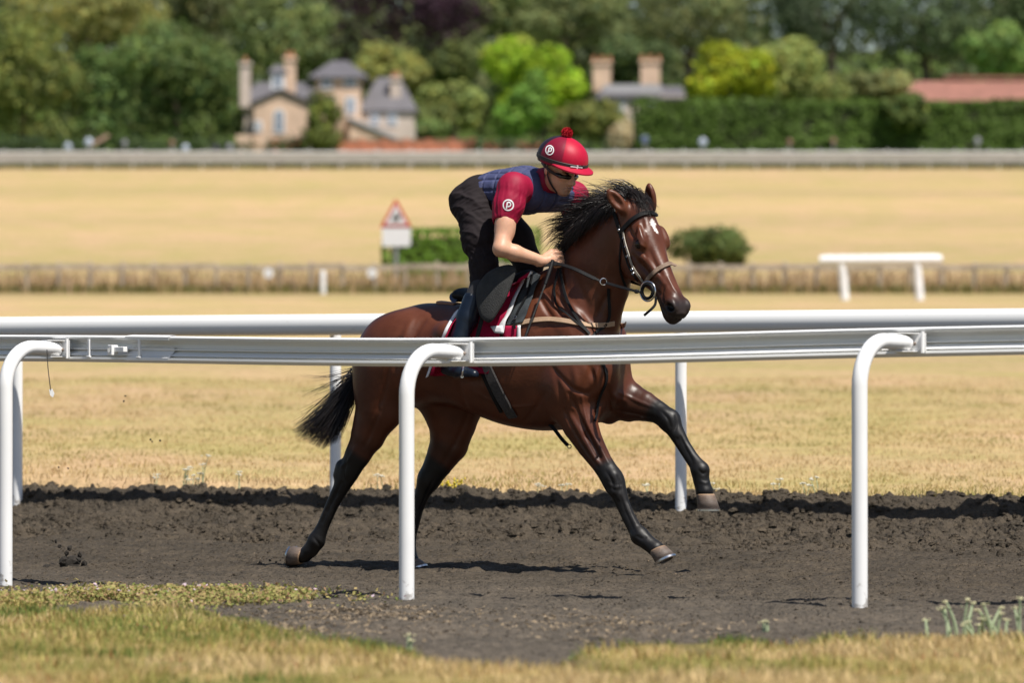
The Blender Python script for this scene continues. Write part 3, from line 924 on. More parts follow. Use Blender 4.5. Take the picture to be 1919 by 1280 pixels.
# ---- head
HA = np.array([.53 * math.cos(math.radians(51)), -.53 * math.sin(math.radians(51)), -.848])   # down the face (world)
HL = np.array([math.sin(math.radians(51)), math.cos(math.radians(51)), 0])                    # to the horse's left
HN = np.cross(HL, HA); HN = HN / np.linalg.norm(HN)
if HN[0] < 0: HN = -HN
H0 = np.array(W(1207, 383, 29.46))
def rot_l(d): return np.array([d[0] * HC - d[1] * HS, d[0] * HS + d[1] * HC, d[2]])
hA, hL, hN = rot_l(HA), rot_l(HL), rot_l(HN); h0 = to_local(H0)
def HD(t, n, l): return h0 + hA * t + hN * n + hL * l      # head frame -> horse frame
HT = [(-.05, -.06, .10, .052), (-.01, -.012, .165, .070), (.05, .004, .215, .082), (.11, .007, .250, .092), (.165, .004, .268, .097), (.22, -.004, .275, .094),
      (.27, -.010, .268, .083), (.32, -.013, .235, .070), (.37, -.014, .190, .060), (.42, -.014, .158, .054), (.47, -.014, .140, .051),
      (.53, -.012, .138, .055), (.575, -.016, .140, .059), (.61, -.024, .122, .055), (.64, -.045, .075, .040)]
ht = np.array(HT)
htx, h_top = smooth_tab(ht[:, 0], ht[:, 1]); _, h_dep = smooth_tab(ht[:, 0], ht[:, 2]); _, h_wid = smooth_tab(ht[:, 0], ht[:, 3])
def headf(x, y, z):
    x = x - h0[0]; y = y - h0[1]; z = z - h0[2]
    t = x * hA[0] + y * hA[1] + z * hA[2]; n = x * hN[0] + y * hN[1] + z * hN[2]; l = x * hL[0] + y * hL[1] + z * hL[2]
    D = np.interp(t, htx, h_dep) / 2; c = np.interp(t, htx, h_top) - D; Wd = np.interp(t, htx, h_wid)
    q = (n - c) / D
    Wq = Wd * (1 - .20 * np.clip(-q, 0, 1) ** 2 * (t > .05) - .12 * np.clip(q, 0, 1) ** 2)
    rho = (np.abs(q) ** 2.6 + np.abs(l / Wq) ** 2.6) ** (1 / 2.6)
    d = (rho - 1) * np.minimum(D, Wd)
    over = np.maximum(np.maximum(htx[0] - t, t - htx[-1]), 0)
    return np.sqrt(np.maximum(d, 0) ** 2 + over ** 2) + np.minimum(d, 0) * (over <= 0)
G.field(headf, h0 + np.array([-.35, -.4, -.75]), h0 + np.array([.5, .3, .2]), .035)
for s in (-1, 1):
    G.ell(HD(.195, -.042, .080 * s), (.050, .026, .026), R=[hA, hN, hL], k=.02)        # orbit
    G.ell(HD(.165, -.020, .076 * s), (.050, .014, .018), R=[hA, hN, hL], k=.015)       # brow
    G.ell(HD(.135, -.060, .112 * s), (.035, .028, .018), R=[hA, hN, hL], k=.02, sub=True)  # temple hollow
    G.ell(HD(.205, -.060, .128 * s), (.020, .010, .020), R=[hA, hN, hL], k=.012, sub=True)
    G.ell(HD(.245, -.165, .066 * s), (.10, .085, .030), R=[hA, hN, hL], k=.03)         # cheek
    G.cone(HD(.275, -.078, .076 * s), HD(.40, -.070, .054 * s), .010, .006, k=.02)    # facial crest
    G.ell(HD(.36, -.105, .085 * s), (.075, .030, .022), R=[hA, hN, hL], k=.025, sub=True)
    G.ell(HD(.35, -.030, .088 * s), (.10, .018, .020), R=[hA, hN, hL], k=.025, sub=True)
    G.ell(HD(.585, -.050, .047 * s), (.044, .036, .022), R=[hA, hN, hL], k=.02)        # nostril rim
    G.ell(HD(.592, -.052, .068 * s), (.032, .018, .036), R=[hA * .8 + hN * .45, hN * .8 - hA * .45, hL], k=.010, sub=True)
    G.cone(HD(.50, -.112, .062 * s), HD(.628, -.094, .050 * s), .0045, .0045, k=.006, sub=True)  # mouth line
G.cone(HD(.635, -.092, -.05), HD(.635, -.092, .05), .0045, .0045, k=.006, sub=True)
G.ell(HD(.605, -.128, 0), (.040, .024, .038), R=[hA, hN, hL], k=.02)                   # chin
for s in (-1, 1):
    G.chain([(HD(.178, -.052, .097 * s), .007), (HD(.190, -.042, .102 * s), .007), (HD(.208, -.038, .103 * s), .007), (HD(.226, -.046, .099 * s), .006)], k=.008)
    G.ell(HD(.205, -.056, .108 * s), (.033, .0195, .020), R=[hA, hN, hL], k=.004, sub=True)
# ears
def ear(bpx, bpy, tpx, tpy, Y, face):
    b = HY(bpx, bpy, Y); t = HY(tpx, tpy, Y - .01); ax = t - b; L = np.linalg.norm(ax); ax /= L
    face = face - ax * (face @ ax); face /= np.linalg.norm(face); sd = np.cross(ax, face)
    G.ell(b + ax * L * .42, (L * .60, .036, .024), R=[ax, sd, face], k=.02)
    G.cone(b + ax * L * .55, b + ax * L * .97, .024, .007, k=.012)
    G.ell(b + ax * L * .50 + face * .026, (L * .40, .021, .022), R=[ax, sd, face], k=.008, sub=True)
ear(1170, 394, 1139, 356, 29.44, rot_l(np.array([.15, -.9, -.2])))
ear(1222, 392, 1216, 344, 29.58, rot_l(np.array([-.75, -.65, .0])))
# sculpted grooves of the neck and shoulder
def groove(pts, r, k=.025):
    for a, b in zip(pts[:-1], pts[1:]): G.cone(a, b, r, r, k, sub=True)
groove([HP(1003, 575, -.255), HP(1030, 615, -.262), HP(1052, 660, -.262)], .022, .03)
groove([HP(1040, 560, -.225), HP(1072, 612, -.245), HP(1092, 650, -.25)], .020, .03)
groove([HP(1108, 640, -.215), HP(1112, 680, -.215), HP(1098, 730, -.225)], .018, .025)
groove([HP(1075, 775, -.215), HP(1100, 815, -.197), HP(1122, 855, -.182)], .012, .02)
groove([HP(1126, 640, .0), HP(1138, 690, .0), HP(1125, 750, .0)], .03, .04)
groove([HP(1140, 520, -.16), HP(1120, 560, -.18), HP(1105, 610, -.21)], .022, .04)   # jugular
groove([HP(745, 640, -.285), HP(738, 690, -.288), HP(728, 745, -.27)], .016, .03)

# tendons of the lower legs
for pts, v in (([(1158, 940), (1167, 962), (1181, 992)], RF), ([(1270, 824), (1282, 846), (1296, 868)], LF), ([(630, 925), (612, 958), (596, 992)], RH)):
    for s in (-1, 1):
        P_ = [HP(px, py, v + s * .036) for px, py in pts]
        groove(P_, .0075, .014)
G.ell(HP(1146, 893, RF - .03), (.03, .02, .03), k=.02); G.ell(HP(1150, 922, RF - .03), (.024, .018, .02), k=.015)
G.ell(HP(1243, 778, LF - .03), (.03, .02, .03), k=.02)
hv, hf = G.surface(2)
# muscle lines, veins and bone edges: (line, half width, depth), depth < 0 stands proud
_b0 = BVHTree.FromPolygons(world_np(hv).tolist(), hf.tolist()); _cp = Vector((0, 0, CAMZ))
FEAT = [
    # chest, shoulder and near foreleg
    ([(1105, 686), (1113, 716), (1103, 740)], .014, .012), ([(1036, 690), (1065, 722), (1088, 735), (1103, 738)], .013, .011),
    ([(1068, 738), (1082, 770), (1096, 803), (1114, 840), (1128, 866)], .011, .012), ([(1057, 768), (1076, 808), (1098, 846), (1120, 876)], .009, .009),
    ([(1090, 742), (1101, 795), (1121, 832), (1140, 868)], .007, -.007), ([(1124, 690), (1122, 716), (1114, 734)], .012, .012),
    ([(1137, 726), (1146, 750), (1150, 772)], .012, .011), ([(1160, 735), (1195, 752), (1225, 764)], .008, -.006), ([(1152, 768), (1190, 776), (1222, 783)], .009, .008),
    ([(1040, 700), (1050, 740), (1058, 775)], .016, .008), ([(1075, 690), (1080, 715), (1075, 740)], .02, -.008),
    ([(1013, 560), (1024, 580), (1036, 597)], .013, .012), ([(1024, 550), (1040, 570), (1054, 592)], .013, .012), ([(1038, 548), (1055, 568), (1070, 590)], .012, .008),
    ([(1004, 618), (1030, 609), (1060, 612)], .012, .006), ([(1060, 640), (1075, 665), (1095, 680)], .018, .008),
    ([(1140, 548), (1128, 572), (1118, 600)], .018, .012), ([(1075, 520), (1095, 560), (1105, 600)], .025, .008), ([(1060, 560), (1085, 590), (1100, 620)], .020, -.006),
    ([(1136, 884), (1146, 900), (1150, 918)], .007, .007), ([(1158, 893), (1163, 908), (1162, 922)], .007, .006), ([(1142, 908), (1154, 914), (1164, 912)], .006, -.005),
    ([(1163, 932), (1171, 955), (1182, 980), (1190, 998)], .0055, .006), ([(1176, 940), (1183, 962), (1193, 984)], .005, -.003), ([(1192, 1004), (1204, 1010), (1210, 1006)], .006, .005),
    # lifted foreleg
    ([(1240, 772), (1252, 786), (1256, 800)], .007, .006), ([(1266, 780), (1268, 796), (1264, 808)], .007, .006), ([(1274, 818), (1285, 840), (1298, 864)], .0055, .006), ([(1308, 880), (1318, 888), (1324, 884)], .006, .005), ([(1312, 902), (1322, 906), (1330, 902)], .007, -.004),
    # haunch, flank and ribs
    ([(795, 600), (780, 622), (772, 650)], .022, .010), ([(772, 598), (762, 622), (756, 650)], .020, -.008), ([(735, 640), (728, 690), (718, 740), (700, 780)], .016, .009), ([(712, 770), (695, 812), (682, 838)], .012, .009),
    ([(650, 862), (644, 886), (648, 905)], .008, .008), ([(640, 905), (622, 940), (604, 980)], .007, .007), ([(666, 838), (655, 860), (640, 874)], .008, -.006), ([(588, 1008), (600, 1022), (604, 1030)], .008, .006),
    ([(860, 700), (862, 730), (872, 760)], .02, .006), ([(900, 690), (900, 730), (912, 765)], .016, .004), ([(1000, 760), (960, 762), (925, 752), (890, 735)], .008, -.006), ([(1020, 740), (1000, 770), (985, 790)], .016, .008),
    ([(880, 770), (868, 800), (850, 835), (830, 870)], .014, .008), ([(812, 900), (800, 925), (788, 955)], .007, .006),
    # head
    ([(1178, 420), (1183, 438), (1195, 450)], .010, .009), ([(1204, 412), (1205, 430), (1210, 446)], .011, .007), ([(1186, 478), (1198, 492), (1212, 508), (1220, 520)], .010, .008),
    ([(1210, 478), (1222, 500), (1236, 520), (1250, 540)], .010, -.005), ([(1218, 470), (1228, 494), (1240, 515)], .008, .005), ([(1192, 470), (1206, 474), (1212, 482)], .005, .005),
    ([(1188, 455), (1198, 456), (1208, 464)], .006, -.005), ([(1246, 535), (1241, 552), (1244, 566)], .007, .007), ([(1232, 560), (1245, 582), (1266, 596)], .005, .006), ([(1225, 540), (1238, 552)], .008, .006),
    ([(1180, 500), (1195, 520), (1210, 536)], .008, -.005), ([(1252, 520), (1262, 540), (1272, 552)], .007, -.005), ([(1200, 500), (1212, 520), (1226, 536), (1236, 556)], .0035, -.003),
]
vn_ = vnormals(hv, hf); disp = np.zeros(len(hv))
for line, wd_, dp_ in FEAT:
    L_ = []
    for q in crv([Vector((a_, b_, 0)) for a_, b_ in line], 5):
        dr = (W(q.x, q.y, 30) - _cp).normalized(); p_, n_, i_, s_ = _b0.ray_cast(_cp, dr)
        if p_ is not None: L_.append(to_local(p_))
    if len(L_) < 3: continue
    best = np.full(len(hv), 9.); tt_ = np.zeros(len(hv))
    lo_, hi_ = np.min(L_, 0) - 3 * wd_, np.max(L_, 0) + 3 * wd_
    m_ = ((hv > lo_) & (hv < hi_)).all(1); sub_ = hv[m_]
    bs = np.full(len(sub_), 9.); ts = np.zeros(len(sub_))
    for k in range(len(L_) - 1):
        if np.linalg.norm(L_[k + 1] - L_[k]) > .1: continue
        ab = L_[k + 1] - L_[k]; t = np.clip(((sub_ - L_[k]) @ ab) / (ab @ ab + 1e-12), 0, 1)
        dd = np.linalg.norm(sub_ - L_[k] - t[:, None] * ab, axis=1); u_ = dd < bs; bs[u_] = dd[u_]; ts[u_] = (k + t[u_]) / (len(L_) - 1)
    disp[m_] -= dp_ * np.exp(-(bs / wd_) ** 2) * np.sin(np.pi * np.clip(.12 + .76 * ts, 0, 1)) ** .7
hv = hv + vn_ * disp[:, None]
# coat pattern: bay with black points
def seg_dist(v, a, b):
    ab = b - a; t = np.clip(((v - a) @ ab) / (ab @ ab), 0, 1)
    return np.linalg.norm(v - a - t[:, None] * ab, axis=1), t
bay = np.array([.070, .0180, .0075]); bay2 = np.array([.135, .040, .0155]); blk = np.array([.0065, .0055, .0055]); dark = np.array([.022, .009, .006])
c = np.repeat(bay[None], len(hv), 0)
nv = fbm(hv[:, 0] * 6 + hv[:, 1] * 3, hv[:, 2] * 6, 3, 5)[:, None]
c = c * (1 - nv * .6) + bay2 * nv * .6
def blend(c, col, a): return c * (1 - a[:, None]) + col * a[:, None]
back = sstep(.05, .0, np.interp(hv[:, 0], ux, t_top) - hv[:, 2]) * (hv[:, 0] < .1)
c = blend(c, dark, back * .7)
LEGS = [([(690, 815), (668, 858), (652, 886), (606, 985), (593, 1014), (568, 1043)], RH, .10),
        ([(846, 810), (822, 868), (804, 898), (781, 955), (764, 1034), (773, 1058)], LH, .10),
        ([(1106, 833), (1128, 868), (1152, 907), (1178, 970), (1199, 1005), (1232, 1034)], RF, .09),
        ([(1190, 757), (1212, 764), (1255, 789), (1295, 857), (1312, 882), (1322, 930)], LF, .09)]
for pts, v, rad in LEGS:
    P = [HP(px, py, v) for px, py in pts]
    a = np.zeros(len(hv))
    for i in range(len(P) - 1):
        d, t = seg_dist(hv, P[i], P[i + 1])
        s = (i + t) / 2.0
        a = np.maximum(a, sstep(rad * 1.9, rad * 1.2, d) * sstep(.1, 1.0, s))
    c = blend(c, blk, np.clip(a + .3 * (nv[:, 0] - .5) * a * (1 - a) * 4, 0, 1))
hx = hv - h0; T_ = hx @ hA; N_ = hx @ hN; L_ = hx @ hL
ishead = (T_ > -.08) & (T_ < .7) & (N_ > -.33) & (N_ < .06) & (np.abs(L_) < .14)
muz = sstep(.50, .60, T_ + .10 * sstep(-.06, -.13, N_)) * ishead
c = blend(c, np.array([.020, .015, .014]), muz * .93)
eye_d = np.minimum(np.linalg.norm(hv - HD(.206, -.054, -.104), axis=1), np.linalg.norm(hv - HD(.206, -.054, .104), axis=1))
c = blend(c, dark * .6, sstep(.036, .016, eye_d) * .85)
nos = np.minimum(np.linalg.norm(hv - HD(.592, -.052, -.046), axis=1), np.linalg.norm(hv - HD(.592, -.052, .046), axis=1))
c = blend(c, blk * .4, sstep(.034, .022, nos))
# the star: a small broken white mark
star = np.full(len(hv), 9.)
for (a, b, r) in (((.105, .004), (.125, -.004), .012), ((.125, -.004), (.155, .002), .008), ((.155, .002), (.172, .010), .006), ((.118, .006), (.122, .014), .007), ((.112, -.012), (.122, -.004), .005)):
    p = np.stack([T_, L_], 1); d, t = seg_dist(p, np.array(a), np.array(b)); star = np.minimum(star, d - r)
wob = (fbm(T_ * 160, L_ * 160, 2, 3) - .5) * .007
c = blend(c, np.array([.72, .68, .64]), sstep(.003, -.001, star + wob) * (N_ > -.05) * ishead)
# chestnut on the inside of the lifted foreleg
ch = np.linalg.norm(hv - (HP(1211, 784, LF) + np.array([0, -.055, 0])), axis=1)
c = blend(c, np.array([.16, .14, .12]), sstep(.020, .012, ch))

COAT = attr_mat('bay_coat', rough=.43, spec=.38, var=.30, vscale=7, bump=.07, bscale=38, rvar=.09)
_n = COAT.node_tree; _b = _n.nodes['Principled BSDF']
_at = [x for x in _n.nodes if x.type == 'ATTRIBUTE'][0]; _sp = _n.nodes.new('ShaderNodeSeparateColor'); _n.links.new(_at.outputs['Color'], _sp.inputs[0])
_mr = _n.nodes.new('ShaderNodeMapRange'); _mr.inputs[1].default_value = .012; _mr.inputs[2].default_value = .06; _mr.inputs[3].default_value = .07; _mr.inputs[4].default_value = 0
_n.links.new(_sp.outputs[0], _mr.inputs[0])
_ad = _n.nodes.new('ShaderNodeMath'); _ad.operation = 'ADD'; _n.links.new(_b.inputs['Roughness'].links[0].from_socket, _ad.inputs[0]); _n.links.new(_mr.outputs[0], _ad.inputs[1]); _n.links.new(_ad.outputs[0], _b.inputs['Roughness'])
horse = empty('horse', HO, -PSI)
tag(horse, 'dark bay racehorse galloping to the right with black legs and a small white star', 'horse')
body_me = np_mesh('body', world_np(hv), hf, c, smooth=True)
body = link_mesh('body', body_me, COAT, horse)
HBV = BVHTree.FromPolygons(world_np(hv).tolist(), hf.tolist())

# eyes
EYE = simple('dark_eye', (.012, .006, .004), rough=.12, var=.1)
for s in (-1, 1):
    MB().ball(to_world(HD(.207, -.056, .0850 * s)), .0245, 18, 12).build('eye', EYE, horse, smooth='all')

# hooves with shoes
HOOF = attr_mat('hoof_horn', rough=.55, spec=.4, var=.25, vscale=30, bump=.2, bscale=90, stretch=(1, 1, 3))
def hoof(top, bot, toe, v, big=1):
    a = Vector(to_world(HP(*top, v))); b = Vector(to_world(HP(*bot, v)))
    ax = (b - a).normalized()
    td = Vector(to_world(HP(bot[0] + toe[0], bot[1] + toe[1], v))) - b
    td = (td - ax * td.dot(ax)).normalized(); sd = ax.cross(td)
    rings = [(-.012, .040, .040, 0), (.0, .046, .043, .0), (.10, .049, .046, .002), (.5, .054, .049, .010), (1.0, .060, .053, .018)]
    vs = []; col = []; n = 22; L = (b - a).length
    for q, (f, rl, rs, sh) in enumerate(rings):
        for k in range(n):
            w = 2 * math.pi * k / n; cw = math.cos(w)
            heel = 1 if cw > -.2 else .86
            vs.append(a + ax * (L * f) + td * (sh + rl * cw * heel) * big + sd * rs * math.sin(w) * big)
            col.append([(.30, .20, .12), (.30, .19, .11), (.16, .11, .08), (.11, .085, .07), (.13, .10, .085)][q])
    fs = [(i * n + k, i * n + (k + 1) % n, (i + 1) * n + (k + 1) % n, (i + 1) * n + k) for i in range(len(rings) - 1) for k in range(n)]
    vs.append(a + ax * (L * .96) + td * .018); col.append((.05, .04, .03))
    fs3 = [((len(rings) - 1) * n + k, (len(rings) - 1) * n + (k + 1) % n, len(vs) - 1, len(vs) - 1) for k in range(n)]
    me = bpy.data.meshes.new('hoof'); me.from_pydata([tuple(p) for p in vs], [], fs + [q[:3] for q in fs3])
    at = me.color_attributes.new('Col', 'FLOAT_COLOR', 'POINT')
    at.data.foreach_set('color', np.concatenate([np.array(col, np.float32), np.ones((len(col), 1), np.float32)], 1).ravel())
    me.polygons.foreach_set('use_smooth', np.ones(len(me.polygons), bool))
    o = link_mesh('hoof', me, HOOF, horse)
    sb = MB(); c0 = b + td * .018 * big
    inner, outer = [], []
    for k in range(25):
        w = math.radians(-142 + 284 * k / 24)
        outer.append((math.cos(w) * .0625, math.sin(w) * .0555)); inner.append((math.cos(w) * .043, math.sin(w) * .037))
    ring = []
    for (x, y), (x2, y2) in zip(outer, inner):
        ring.append([c0 + td * x * big + sd * y * big - ax * .002, c0 + td * x * big + sd * y * big + ax * .008, c0 + td * x2 * big + sd * y2 * big + ax * .008, c0 + td * x2 * big + sd * y2 * big - ax * .002])
    sb.add([p for r in ring for p in r], [(i * 4 + j, i * 4 + (j + 1) % 4, i * 4 + 4 + (j + 1) % 4, i * 4 + 4 + j) for i in range(24) for j in range(4)] + [(3, 2, 1, 0), (96, 97, 98, 99)])
    sb.build('horseshoe', STEEL, o, smooth=True)
hoof((1231, 1030), (1241, 1052), (20, -2), RF)
hoof((1321, 926), (1321, 955), (16, 12), LF, 1.05)
hoof((568, 1042), (548, 1035), (4, 20), RH)
hoof((771, 1053), (776, 1068), (20, 0), LH)

# ---- hair
HAIR = attr_mat('black_hair', rough=.38, spec=.5)
class Hair:
    def __init__(self): self.v = []; self.f = []; self.c = []; self.n = 0
    def strand(self, pts, w0, col):
        P = np.array(pts); m = len(P)
        t = np.gradient(P, axis=0); t /= np.linalg.norm(t, axis=1)[:, None] + 1e-9
        r = RNG.normal(0, 1, 3); s = np.cross(t, r); s /= np.linalg.norm(s, axis=1)[:, None] + 1e-9
        b = np.cross(t, s)
        wd = w0 * (1 - (np.arange(m) / (m - 1)) ** 1.6 * .9)[:, None]
        k = self.n
        for j in range(3):
            w = 2 * math.pi * j / 3
            self.v.append(P + (s * math.cos(w) + b * math.sin(w) * .5) * wd)
        for i in range(m - 1):
            for j in range(3):
                j2 = (j + 1) % 3
                self.f.append((k + j * m + i, k + j2 * m + i, k + j2 * m + i + 1, k + j * m + i + 1))
        self.c.append(np.repeat(np.array(col)[None], 3 * m, 0)); self.n += 3 * m
    def build(self, name, parent):
        return link_mesh(name, np_mesh(name, np.concatenate(self.v), self.f, np.concatenate(self.c), smooth=True), HAIR, parent)
def bez(p0, p1, p2, p3, m):
    t = np.linspace(0, 1, m)[:, None]
    return (1 - t) ** 3 * p0 + 3 * (1 - t) ** 2 * t * p1 + 3 * (1 - t) * t * t * p2 + t ** 3 * p3
def hcol(): 
    q = RNG.uniform(.4, 1.6); w = RNG.random() < .12; return (.013 * q * (1.7 if w else 1), .010 * q * (1.2 if w else 1), .0095 * q)
# tail: streaming back and down
H = Hair(); d0 = np.array(to_world(HP(692, 655, 0)))
for i in range(1100):
    u = RNG.random(); fan = RNG.normal(0, .5); fan2 = RNG.normal(0, 1)
    tx = 545 + 93 * RNG.beta(1.4, 1.5); ty = (815 + (tx - 545) * .53 if tx < 602 else 845 - (tx - 602) * .40) - abs(RNG.normal(0, 14))
    if u < .035: tx, ty = RNG.uniform(560, 615), RNG.uniform(700, 780)
    elif u < .08: tx, ty = RNG.uniform(545, 580), RNG.uniform(795, 825)
    Yt = 30.45 + RNG.normal(0, .05)
    e = np.array(W(tx, ty, Yt))
    r = d0 + RNG.normal(0, .018, 3) + np.array([0, 0, -RNG.uniform(0, .13)])
    m1 = np.array(W(674 + RNG.normal(0, 8), 694 + RNG.normal(0, 6), 30.46)); m2 = np.array(W(.52 * tx + .48 * 664 + RNG.normal(0, 7), .55 * ty + .45 * 735 + RNG.normal(0, 6) + (4 if u > .08 else -10), Yt))
    H.strand(bez(r, m1, m2, e, 14), RNG.uniform(.0016, .0036), hcol())
H.build('tail', horse)
# mane: blown back and up off the crest
crest = [HP(1010, 515, 0), HP(1042, 488, 0), HP(1068, 455, -.02), HP(1092, 425, -.045), HP(1118, 400, -.06), HP(1146, 382, -.075), HY(1180, 374, 29.52)]
crest = [np.array(to_world(p)) for p in crest]
def on(pl, s):
    k = min(int(s), len(pl) - 2); return pl[k] + (pl[k + 1] - pl[k]) * (s - k)
H = Hair()
RT = np.array([HC, -HS, 0]); LT = np.array([HS, HC, 0]); UP = np.array([0, 0, 1.])
for i in range(1900):
    s = RNG.uniform(1.75, 6); p = on(crest, s) + RNG.normal(0, .012, 3) - UP * .02
    tuft = math.sin(s * 9) * .5 + .5
    ln = RNG.uniform(.10, .20) * (.8 + .35 * tuft) * (1.15 if 2.4 < s < 5.4 else .62)
    side = RNG.normal(-.18, .35) if s > 2.6 else RNG.normal(.35, .3)
    back = RNG.uniform(.45, .95)
    dirn = -RT * back + LT * side * .6 + UP * (RNG.uniform(.0, .50) if RNG.random() < .6 else RNG.uniform(-.5, .2))
    dirn /= np.linalg.norm(dirn)
    fall = UP * RNG.uniform(-.55, .05)
    H.strand(bez(p, p + UP * ln * .28 - RT * ln * .05, p + dirn * ln * .7 + UP * ln * .2, p + dirn * ln + fall * ln * .5, 9), RNG.uniform(.0014, .0034), hcol())
# locks that fall on the near side of the neck
for i in range(700):
    s = RNG.uniform(3.2, 5.6); p = on(crest, s) + RNG.normal(0, .01, 3) - UP * .01
    ln = RNG.uniform(.09, .17)
    e = p - LT * RNG.uniform(.06, .12) - RT * ln * RNG.uniform(.25, .75) - UP * ln * RNG.uniform(.4, .9)
    H.strand(bez(p, p + UP * .02 - LT * .05, (p + e) / 2 - LT * .06, e, 9), RNG.uniform(.0014, .0034), hcol())
H.build('mane', horse)
H = Hair()
pf = np.array(W(1192, 378, 29.5))
for i in range(600):
    p = pf + HL * RNG.uniform(-.055, .055) + RNG.normal(0, .008, 3) + HA * RNG.uniform(-.03, .03) - np.array(HN) * .02
    tgt = np.array(W(RNG.uniform(1110, 1160), RNG.uniform(340, 385), 29.5)) if RNG.random() < .55 else np.array(W(RNG.uniform(1195, 1232), RNG.uniform(385, 404), 29.4))
    up = UP * RNG.uniform(.02, .10)
    H.strand(bez(p, p + up, (p + tgt) / 2 + up, tgt + RNG.normal(0, .015, 3), 9), RNG.uniform(.0014, .0034), hcol())
H.build('forelock', horse)
# ------------------------------------------------------------------ tack, laid on the horse's own surface
CAMP = Vector((0, 0, CAMZ))
def hit(px, py, off=.0, bv=None):
    d = (W(px, py, 30) - CAMP).normalized()
    p, nrm, i, dist = (bv or HBV).ray_cast(CAMP, d)
    if p is None: return None, None
    if nrm.dot(d) > 0: nrm = -nrm
    return p + nrm * off, nrm
def lay(pts, off=.004, n=5, bv=None):
    """smooth band centre line through pixel positions, lying on the surface"""
    P2 = crv([Vector((a, b, 0)) for a, b in pts], n); P = []; N = []
    for q in P2:
        p, nr = hit(q.x, q.y, off, bv)
        if p is None:
            if not P: continue
            p = W(q.x, q.y, P[-1].y); nr = N[-1]
        if P and (p - P[-1]).length > .16: p = W(q.x, q.y, P[-1].y); nr = N[-1]
        P.append(p); N.append(nr)
    for _ in range(2):
        P = [P[0]] + [(P[i - 1] + P[i] * 2 + P[i + 1]) / 4 for i in range(1, len(P) - 1)] + [P[-1]]
        N = [N[0]] + [(N[i - 1] + N[i] * 2 + N[i + 1]).normalized() for i in range(1, len(N) - 1)] + [N[-1]]
    return P, N
def mirror_mb(b, keep=True):
    """add the same shape on the horse's other side"""
    vs = [to_world(mir(to_local(p))) for p in b.v]
    c = MB(); c.v = [tuple(p) for p in vs]; c.f = [q[::-1] for q in b.f]; return c
def both_sides(b, *a, **k):
    c = mirror_mb(b); b.build(*a, **k); return c.build(*a, **k)
def patch(left, right, n=10, m=24, off=.012):
    """cloth between two pixel lines, draped on the horse"""
    L = crv([Vector((a, b, 0)) for a, b in left], 8); R = crv([Vector((a, b, 0)) for a, b in right], 8)
    def at(P, t):
        k = t * (len(P) - 1); i = min(int(k), len(P) - 2); return P[i].lerp(P[i + 1], k - i)
    vs = []; last = None
    for j in range(m + 1):
        for i in range(n + 1):
            q = at(L, j / m).lerp(at(R, j / m), i / n)
            p, nr = hit(q.x, q.y, off + .003 * math.sin(j * .9 + i * .5))
            if p is None or (last is not None and (p - last).length > .3): p = W(q.x, q.y, last.y if last else 29.7)
            vs.append(p); last = p
    fs = [(j * (n + 1) + i, j * (n + 1) + i + 1, (j + 1) * (n + 1) + i + 1, (j + 1) * (n + 1) + i) for j in range(m) for i in range(n)]
    b = MB(); b.add(vs, fs); return b
def cloth(name, b, m, parent, th=.0035, both=True):
    for q in ([b, mirror_mb(b)] if both else [b]):
        o = q.build(name, m, parent, smooth='all')
        s = o.modifiers.new('thick', 'SOLIDIFY'); s.thickness = th; s.offset = 0

MAROON = simple('maroon_cloth', (.32, .005, .04), rough=.85, var=.12, scale=40, bump=.2, bscale=400, spec=.2)
WHITEC = simple('white_cloth', (.72, .72, .74), rough=.85, var=.05, scale=30)
GREYC = simple('charcoal_cloth', (.035, .042, .048), rough=.9, var=.25, scale=50, bump=.2, bscale=300)
FLAPM = simple('black_suede', (.026, .026, .025), rough=.85, var=.25, scale=22, bump=.35, bscale=160)
TANL = simple('tan_webbing', (.42, .28, .18), rough=.8, var=.1, scale=60, bump=.1, bscale=400)
NOSE = simple('fawn_noseband', (.20, .135, .095), rough=.75, var=.15, scale=60, bump=.15, bscale=300)
BROWNL = simple('brown_leather', (.26, .12, .065), rough=.5, var=.2, scale=40)
NAVYB = simple('blue_roll', (.016, .045, .13), rough=.6)
GIRTHM = simple('grey_elastic', (.045, .04, .038), rough=.9, var=.3, scale=80, bump=.4, bscale=220)

# saddle cloth
sc = empty('saddle_cloth', to_world(HP(930, 560, 0)), -PSI)
tag(sc, 'maroon saddle cloth with white edging and a charcoal front panel under the saddle', 'saddle cloth')
Llow = [(866, 584), (848, 606), (834, 634), (816, 676), (806, 704)]; Rlow = [(972, 548), (960, 574), (946, 604), (934, 645), (918, 700)]
cloth('main_panel', patch(Llow, Rlow, 14, 22, .010), MAROON, sc)
cloth('white_edge', patch([(860, 584), (842, 606), (829, 634), (811, 676), (801, 706)], [(866, 584), (848, 606), (834, 634), (816, 676), (806, 704)], 2, 22, .013), WHITEC, sc)
cloth('front_panel', patch([(972, 522), (950, 556), (928, 592), (921, 606), (924, 616)], [(994, 508), (976, 542), (958, 580), (946, 604), (940, 618)], 6, 20, .024), MAROON, sc)
cloth('white_edge', patch([(994, 508), (976, 542), (958, 580), (944, 606), (936, 617)], [(999, 509), (981, 543), (964, 582), (952, 606), (947, 627)], 2, 20, .026), WHITEC, sc)
cloth('white_corner', patch([(924, 615), (932, 626)], [(946, 613), (946, 627)], 4, 3, .027), WHITEC, sc)
cloth('charcoal_panel', patch([(999, 514), (981, 546), (964, 584), (950, 612)], [(1016, 520), (1004, 548), (993, 580), (982, 606)], 6, 20, .018), GREYC, sc)
cloth('lower_panel', patch([(946, 612), (944, 640), (938, 672)], [(972, 612), (970, 640), (962, 672)], 4, 8, .014), MAROON, sc)
